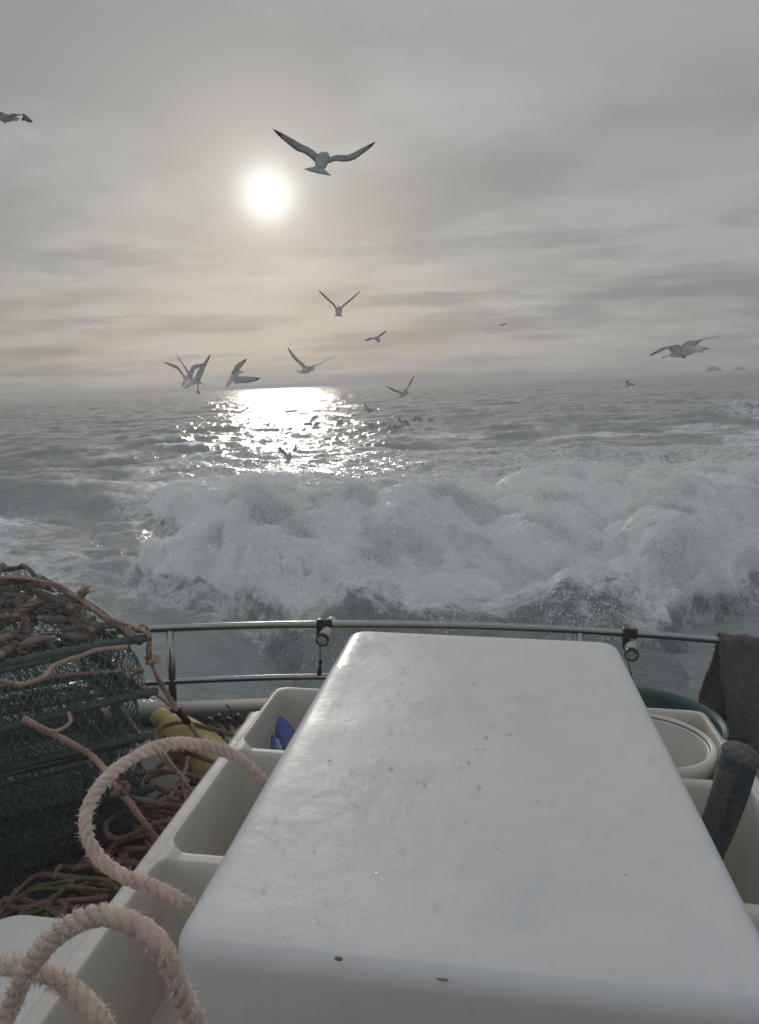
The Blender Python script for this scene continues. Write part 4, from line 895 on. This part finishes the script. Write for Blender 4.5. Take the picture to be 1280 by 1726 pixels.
# foam wrapped handle leaning in the starboard tray
ha, hb = bv(1243, 1282, 1.60), bv(1196, 1436, 1.60); hx = (hb - ha); hl = np.linalg.norm(hx); hx = hx / hl
hd = root('foam_handle', ha + hx * 0.40, 'dark foam handle wound with cord leaning in the starboard tray', 'handle')
gp = spline([bv(1247, 1272, 1.60), bv(1241, 1300, 1.60), bv(1228, 1345, 1.60), bv(1210, 1395, 1.60), bv(1196, 1436, 1.59), bv(1186, 1500, 1.57)], 40)
part('grip', MB().tube(gp, np.interp(np.linspace(0, 1, 40), [0, .1, .3, .6, 1], [.034, .037, .0355, .033, .024]), 24), M['foamgrip'], hd)
cc = bv(1249, 1274, 1.60); part('cap', MB().lathe([(.0405 * math.sin(q), -.027 * math.cos(q)) for q in np.linspace(.05, 3.09, 16)], cc, hx + np.array([-.25, -.15, 0]), 26), M['gripcap'], hd)
ww = MB(); gs = np.concatenate([[0], np.cumsum(np.linalg.norm(np.diff(gp, axis=0), axis=1))]); gT = np.gradient(gp, axis=0); gT /= np.linalg.norm(gT, axis=1)[:, None]
for k in range(34):      # turns of thin cord showing on one flank
    d = 0.035 + 0.0056 * k; c_ = np.array([np.interp(d, gs, gp[:, q]) for q in range(3)]); a_ = np.array([np.interp(d, gs, gT[:, q]) for q in range(3)]); n0 = np.array([-0.93, -0.37, 0.0]); n0 -= a_ * (n0 @ a_); n0 /= np.linalg.norm(n0); n1_ = np.cross(a_, n0)
    r_ = np.interp(d / gs[-1], [0, .1, .3, .6, 1], [.034, .037, .0355, .033, .024]) + .0004; w0 = 0.85 + 0.12 * math.sin(k * 1.7) + random.uniform(-.05, .05)
    ww.tube(np.array([c_ + a_ * .002 * q + r_ * (math.cos(q) * n0 + math.sin(q) * n1_) for q in np.linspace(-w0, w0 * .9, 11)]), 0.0016, 5)
part('cord_winding', ww, M['cord'], hd)
# blue and white scoop in the aft port compartment
bl = root('blue_scoop', bp(478, 1262, -1.20), 'blue plastic scoop with a pale side standing in the aft port compartment', 'scoop')
q0, q1, q2, q3 = bv(458, 1246, 2.00), bv(473, 1205, 2.06), bv(493, 1226, 2.03), bv(478, 1275, 1.97)
cdir = np.array([0.02, 0.05, -0.01])
def slab(P, th, seg=1):
    P = [np.array(p) for p in P]; n = np.cross(P[1] - P[0], P[2] - P[0]); n /= np.linalg.norm(n); k = len(P)
    ed = []
    c = sum(P) / k
    rs = [np.array([c + (p - c) * f + n * z for p in P]) for f, z in ((.90, -th / 2), (1.0, -th / 4), (1.0, th / 4), (.90, th / 2))]
    return MB().rings(rs)
def smoothpoly(P, it=2):
    P = [np.array(p) for p in P]
    for _ in range(it):
        Q = []
        for i in range(len(P)): a, b = P[i], P[(i + 1) % len(P)]; Q += [a * .75 + b * .25, a * .25 + b * .75]
        P = Q
    return P
part('blade', slab(smoothpoly([bv(470, 1200, 2.08), bv(495, 1230, 2.05), bv(512, 1262, 2.0), bv(480, 1290, 1.97), bv(462, 1240, 2.06)]), .012), M['blue'], bl)
part('side', slab(smoothpoly([bv(464, 1236, 2.045), bv(478, 1262, 1.99), bv(476, 1290, 1.96), bv(462, 1282, 1.99)]), .008), simple('pale_blue_plastic', (0.36, 0.42, 0.52), .45, 0, .2, 40), bl)
part('edge', slab(smoothpoly([bv(457, 1236, 2.04), bv(463, 1236, 2.04), bv(466, 1290, 1.96), bv(456, 1284, 1.98)]), .010), M['blue'], bl)

# ------------------------------------------------------------------ gulls following the boat
def on_ray(px, p, ln, sgn):
    """point seen at a pixel, ln metres from p, nearer (-1) or farther (+1) than p"""
    d = C2W @ (ray(*px) / FPX); o = EYE; a = d @ d; q = o - p; b = 2 * (d @ q); c = q @ q - ln * ln; D_ = b * b - 4 * a * c
    if D_ <= 0: return o + d * (-b / (2 * a))
    return o + d * ((-b + sgn * math.sqrt(D_)) / (2 * a))
def gull(label, D, body, head, tail, lw, lt, rw, rt, hs=1, ls=(1, 1), rs=(1, 1), fan=1.0, legs=False, scale=1.0, chord=None, dark=0.0):  # dark: backlit silhouette tone painted into the plumage tint
    b = wd(*body, D); h = on_ray(head, b, 0.20 * scale, hs); ax = h - b; ax /= np.linalg.norm(ax)
    t = on_ray(tail, b, 0.27 * scale, -hs); ax2 = b - t; ax2 /= np.linalg.norm(ax2)
    sh = b + ax * 0.05 * scale
    Lw = on_ray(lw, sh, 0.27 * scale, ls[0]); Lt = on_ray(lt, Lw, 0.40 * scale, ls[1]); Rw = on_ray(rw, sh, 0.27 * scale, rs[0]); Rt = on_ray(rt, Rw, 0.40 * scale, rs[1])
    side = Rw - Lw; side -= ax * (side @ ax); side /= np.linalg.norm(side) + 1e-9; up = np.cross(side, ax); up = up if up[2] > 0 else -up
    V = []; F = []; T = []
    def ring_add(rings, tints, close_caps=True):
        k = len(rings[0]); o = len(V)
        for r_, ti in zip(rings, tints):
            V.extend(r_); tl = ti if hasattr(ti, '__len__') else [ti] * k; T.extend([q if q >= .93 else min(.92, q + dark) for q in tl])
        for i in range(len(rings) - 1):
            for j in range(k): F.append((o + i * k + j, o + i * k + (j + 1) % k, o + (i + 1) * k + (j + 1) % k, o + (i + 1) * k + j))
        F.append(tuple(o + j for j in range(k - 1, -1, -1))); F.append(tuple(o + (len(rings) - 1) * k + j for j in range(k)))
    # body, from the bill to the tail coverts
    st = [(.335, .003, .004, 1.0), (.31, .008, .010, 1.0), (.275, .012, .014, .95), (.268, .026, .028, 0), (.245, .040, .042, 0), (.215, .047, .050, 0), (.18, .045, .048, 0), (.14, .048, .052, 0), (.08, .064, .066, 0.1), (.02, .075, .076, .2), (-.05, .074, .074, .25), (-.12, .062, .060, .2), (-.18, .045, .038, 0.05), (-.22, .036, .020, 0)]
    rings = []; tints = []
    for s, rx, rz, ti in st:
        c = b + (ax if s > 0 else ax2) * s * scale + up * (-.012 * scale if s > .2 else 0.0)
        a_ = np.arange(12) / 12 * 2 * math.pi; rings.append([c + (math.cos(q) * side * rx + math.sin(q) * up * rz) * scale for q in a_]); tints.append(ti)
    ring_add(rings, tints)
    # tail fan
    sd2 = side - ax2 * (side @ ax2); sd2 /= np.linalg.norm(sd2); up2 = np.cross(sd2, ax2); rings = []; n = 15
    for q, (s, w_) in enumerate(((-.16, .03), (-.22, .036 + .012 * fan), (-.29, .044 + .042 * fan), (-.345, .050 + .070 * fan))):
        top_ = []; bot = []
        for k in range(n):
            f = k / (n - 1) * 2 - 1; e_ = s + (0.022 * f * f * (s / -.345) + (0.008 * (k % 2) if q == 3 else 0)); p = b + ax2 * e_ * scale + sd2 * f * w_ * scale; top_.append(p + up2 * .004 * scale); bot.append(p - up2 * .004 * scale)
        rings.append(top_ + bot[::-1])
    ring_add(rings, [0.05, 0.15, 0.3, 0.25])
    # wings
    for (W_, Tp, sg) in ((Lw, Lt, -1), (Rw, Rt, 1)):
        ctl = [sh + side * sg * 0.03 * scale, sh * .45 + W_ * .55 + up * .012 * scale, W_, W_ * .5 + Tp * .5 + (W_ - sh) * .03, Tp]; ns = 34; P = spline(ctl, ns); rings = []; tints = []
        Tn = np.gradient(P, axis=0); Tn /= np.linalg.norm(Tn, axis=1)[:, None]
        base_c = -(ax + ax2) / 2 if chord is None else np.array(chord, float)
        for i in range(ns):
            s = i / (ns - 1); c = base_c - Tn[i] * (base_c @ Tn[i]); c /= np.linalg.norm(c) + 1e-9
            c = c + Tn[i] * (0.0 + 0.75 * sstep(.55, 1.0, np.array(s))); c /= np.linalg.norm(c); nr_ = np.cross(Tn[i], c); nr_ = nr_ / np.linalg.norm(nr_); nr_ = nr_ if nr_ @ up > 0 else -nr_
            ch = float(np.interp(s, [0, .12, .3, .45, .62, .8, .92, 1], [.17, .165, .160, .150, .125, .088, .048, .010])) * scale
            if s > .40 and i % 2: ch *= .90
            elif i % 2: ch *= .965
            th = ch * .055 * (1 - .5 * s); le = P[i] - c * ch * .22
            rings.append([le, le + c * ch * .25 + nr_ * (th + ch * .05), le + c * ch * .65 + nr_ * (th * .5 + ch * .03), le + c * ch, le + c * ch * .65 - nr_ * (th * .2 - ch * .03), le + c * ch * .25 - nr_ * (th * .6 - ch * .03)])
            dk = .40 + .25 * s + .33 * float(sstep(.72, .86, np.array(s))); tints.append([dk * .9, dk, dk, min(dk * 1.1, .93), dk * .9, dk * .85])
        ring_add(rings, tints)
    if legs:
        for k in (-1, 1):
            a0 = b + ax2 * -.10 * scale + side * k * .022 * scale; dn = np.array([0, 0, -1.0]); P = [a0, a0 + dn * .10, a0 + dn * .21 + ax * .01]
            rings = []
            for q, r_ in zip(P, (.012, .006, .006)): rings.append([q + (math.cos(w_) * side + math.sin(w_) * ax) * r_ for w_ in np.arange(6) / 6 * 2 * math.pi])
            rings.append([P[2] + dn * .03 + (math.cos(w_) * side * .03 + math.sin(w_) * ax * .02) for w_ in np.arange(6) / 6 * 2 * math.pi]); ring_add(rings, [.3, .8, .85, .85])
    V = np.array(V); base = V.min(0) * 0 + b - up * .08 * scale
    me = bpy.data.meshes.new('gull'); me.from_pydata((V - base).tolist(), [], F); me.update(); me.polygons.foreach_set('use_smooth', [True] * len(me.polygons))
    at = me.attributes.new('tint', 'FLOAT', 'POINT'); at.data.foreach_set('value', np.array(T, np.float32)); me.materials.append(M['gull'])
    bm = bmesh.new(); bm.from_mesh(me); bmesh.ops.recalc_face_normals(bm, faces=bm.faces); bm.to_mesh(me); bm.free()
    o = bpy.data.objects.new('gull', me); COL.objects.link(o); o.location = tuple(base); tag(o, label, 'gull', 'gulls following the boat'); return o
gull('largest gull gliding away just above right of the sun', 8.4, (543, 270), (549, 262), (537, 287), (505, 244), (460, 217), (588, 263), (632, 239), hs=1, ls=(1, -1), rs=(1, 1), fan=1.35, chord=(-0.25, -0.72, -0.60), dark=0.05)
gull('dark gull cut by the left edge high in the sky', 15.5, (12, 199), (25, 199), (-8, 199), (-6, 188), (-36, 180), (39, 194), (56, 206), hs=1, ls=(-1, -1), rs=(1, 1), fan=.4, dark=0.15)
gull('gull with raised thin wings in the middle sky below the sun', 17.0, (571, 524), (572, 519), (571, 531), (556, 506), (538, 489), (587, 508), (608, 490), hs=1, ls=(1, 1), rs=(1, 1), fan=.7, dark=0.0)
gull('small gull with bowed wings right of the middle gull', 33.0, (636, 571), (634, 568), (639, 575), (625, 570), (614, 574), (643, 563), (653, 557), hs=1, rs=(1, -1), dark=0.35)
gull('gull with long swept wings just above the bright glitter', 16.5, (518, 623), (526, 621), (508, 627), (502, 606), (486, 586), (539, 614), (560, 602), hs=1, ls=(1, 1), rs=(1, -1), dark=0.0)
gull('gull with one wing up straddling the horizon right of the glitter', 24.0, (681, 664), (686, 662), (675, 669), (667, 658), (651, 650), (690, 651), (699, 633), hs=1, dark=0.35)
gull('front gull of the overlapping pair, its legs dangling', 16.5, (330, 641), (318, 649), (340, 646), (313, 620), (297, 597), (340, 619), (355, 597), hs=-1, ls=(1, 1), rs=(1, 1), fan=.8, legs=True, chord=(0.15, 0.55, -0.8), dark=0.0)
gull('rear gull of the overlapping pair, wings spread to both sides', 20.0, (316, 636), (311, 645), (322, 634), (299, 618), (276, 610), (326, 618), (344, 613), hs=-1, fan=.8, chord=(0.1, 0.6, -0.8), dark=0.0)
gull('white tailed gull banking with one wing down near the left horizon', 18.0, (396, 634), (386, 646), (402, 626), (397, 619), (416, 604), (414, 637), (439, 637), hs=-1, ls=(1, 1), rs=(-1, 1), fan=1.2, chord=(-0.25, -0.35, -0.9), scale=1.08, dark=0.0)
gull('pale gull flying to the right low on the right side', 11.5, (1155, 592), (1179, 588), (1124, 601), (1180, 574), (1214, 567), (1133, 584), (1096, 600), hs=1, ls=(1, 1), rs=(-1, -1), fan=.5, dark=0.0)
gull('gull with raised wings low over the water above the foam', 21.0, (487, 771), (489, 766), (486, 778), (478, 761), (472, 752), (495, 759), (499, 748), hs=1, dark=0.35)
gull('small gull on its side over the water right of the glitter', 34.0, (622, 691), (626, 690), (616, 690), (618, 685), (614, 680), (626, 694), (631, 690), hs=1, dark=0.35)
gull('rear of two small gulls close together over the water', 30.0, (680, 715), (683, 713), (676, 718), (676, 709), (674, 703), (686, 712), (690, 716), hs=1, dark=0.35)
gull('front of two small gulls close together over the water', 27.5, (664, 726), (668, 724), (660, 729), (660, 721), (657, 717), (669, 720), (675, 719), hs=1, dark=0.35)
gull('tiny gull over the water left of the two small gulls', 42.0, (625, 718), (628, 717), (621, 719), (622, 714), (619, 713), (629, 715), (633, 719), hs=1, dark=0.35)
gull('tiny gull skimming the water, leftmost of a far row of three', 44.0, (699, 708), (703, 707), (695, 709), (694, 705), (689, 707), (703, 704), (708, 707), hs=1, dark=0.35)
gull('tiny gull skimming the water in the middle of a far row', 46.0, (710, 708), (713, 707), (706, 709), (707, 704), (704, 703), (713, 705), (716, 704), hs=1, dark=0.35)
gull('tiny gull skimming the water, rightmost of a far row of three', 50.0, (726, 708), (729, 707), (722, 709), (723, 706), (721, 705), (729, 706), (732, 708), hs=1, dark=0.35)
gull('speck of a gull alone in the sky right of the dark cloud', 95.0, (848, 548), (850, 547), (845, 548), (845, 546), (841, 548), (851, 546), (855, 546), hs=1, dark=0.15)
gull('far gull with upright wings just below the right horizon', 46.0, (1059, 650), (1062, 649), (1056, 651), (1058, 645), (1060, 641), (1064, 648), (1070, 647), hs=1, dark=0.35)
gull('far gull low on the glittering water', 50.0, (571, 712), (575, 711), (566, 713), (566, 709), (560, 711), (575, 709), (580, 712), hs=1, dark=0.35)
# ------------------------------------------------------------------ air: sea haze and spray mist
def vol_mat(name, col, dens, aniso, noise=None):
    m = bpy.data.materials.new(name); m.use_nodes = True; t = m.node_tree; t.nodes.clear(); out = N(t, 'ShaderNodeOutputMaterial'); pv = N(t, 'ShaderNodeVolumePrincipled')
    pv.inputs['Color'].default_value = (*col, 1); pv.inputs['Density'].default_value = dens; pv.inputs['Anisotropy'].default_value = aniso; L(t, pv.outputs[0], out.inputs['Volume'])
    return m, t, pv
hm, _, _ = vol_mat('sea_haze', (0.93, 0.94, 0.95), HAZE_D, 0.2)
hb_ = MB().box((-6600, -6600, -3.5), (6600, 6600, 20)); hz_ = bpy.data.objects.new('haze', hb_.mesh('haze', hm, False)); COL.objects.link(hz_); tag(hz_, 'thin pale sea haze over the whole water', 'haze', kind='stuff')

# fine spray drifting round the stern, extended over the boat to lift its darks
def wk2(u, v, z): return np.array([u * AX_U[0] + v * AX_V[0], u * AX_U[1] + v * AX_V[1], z])
am, _, _ = vol_mat('drifting_spray', (0.95, 0.96, 0.97), 0.0100, 0.35)
air = bpy.data.objects.new('drifting_spray', MB().box((-1, -1, -1), (1, 1, 1)).mesh('drifting_spray', am, False)); COL.objects.link(air)
air.location = tuple(wk2(1.0, 10.0, 1.25)); air.rotation_euler = (0, 0, math.atan2(AX_U[1], AX_U[0])); air.scale = (9.5, 14.0, 2.2); tag(air, 'fine spray drifting in the air round the stern', 'spray', kind='stuff')
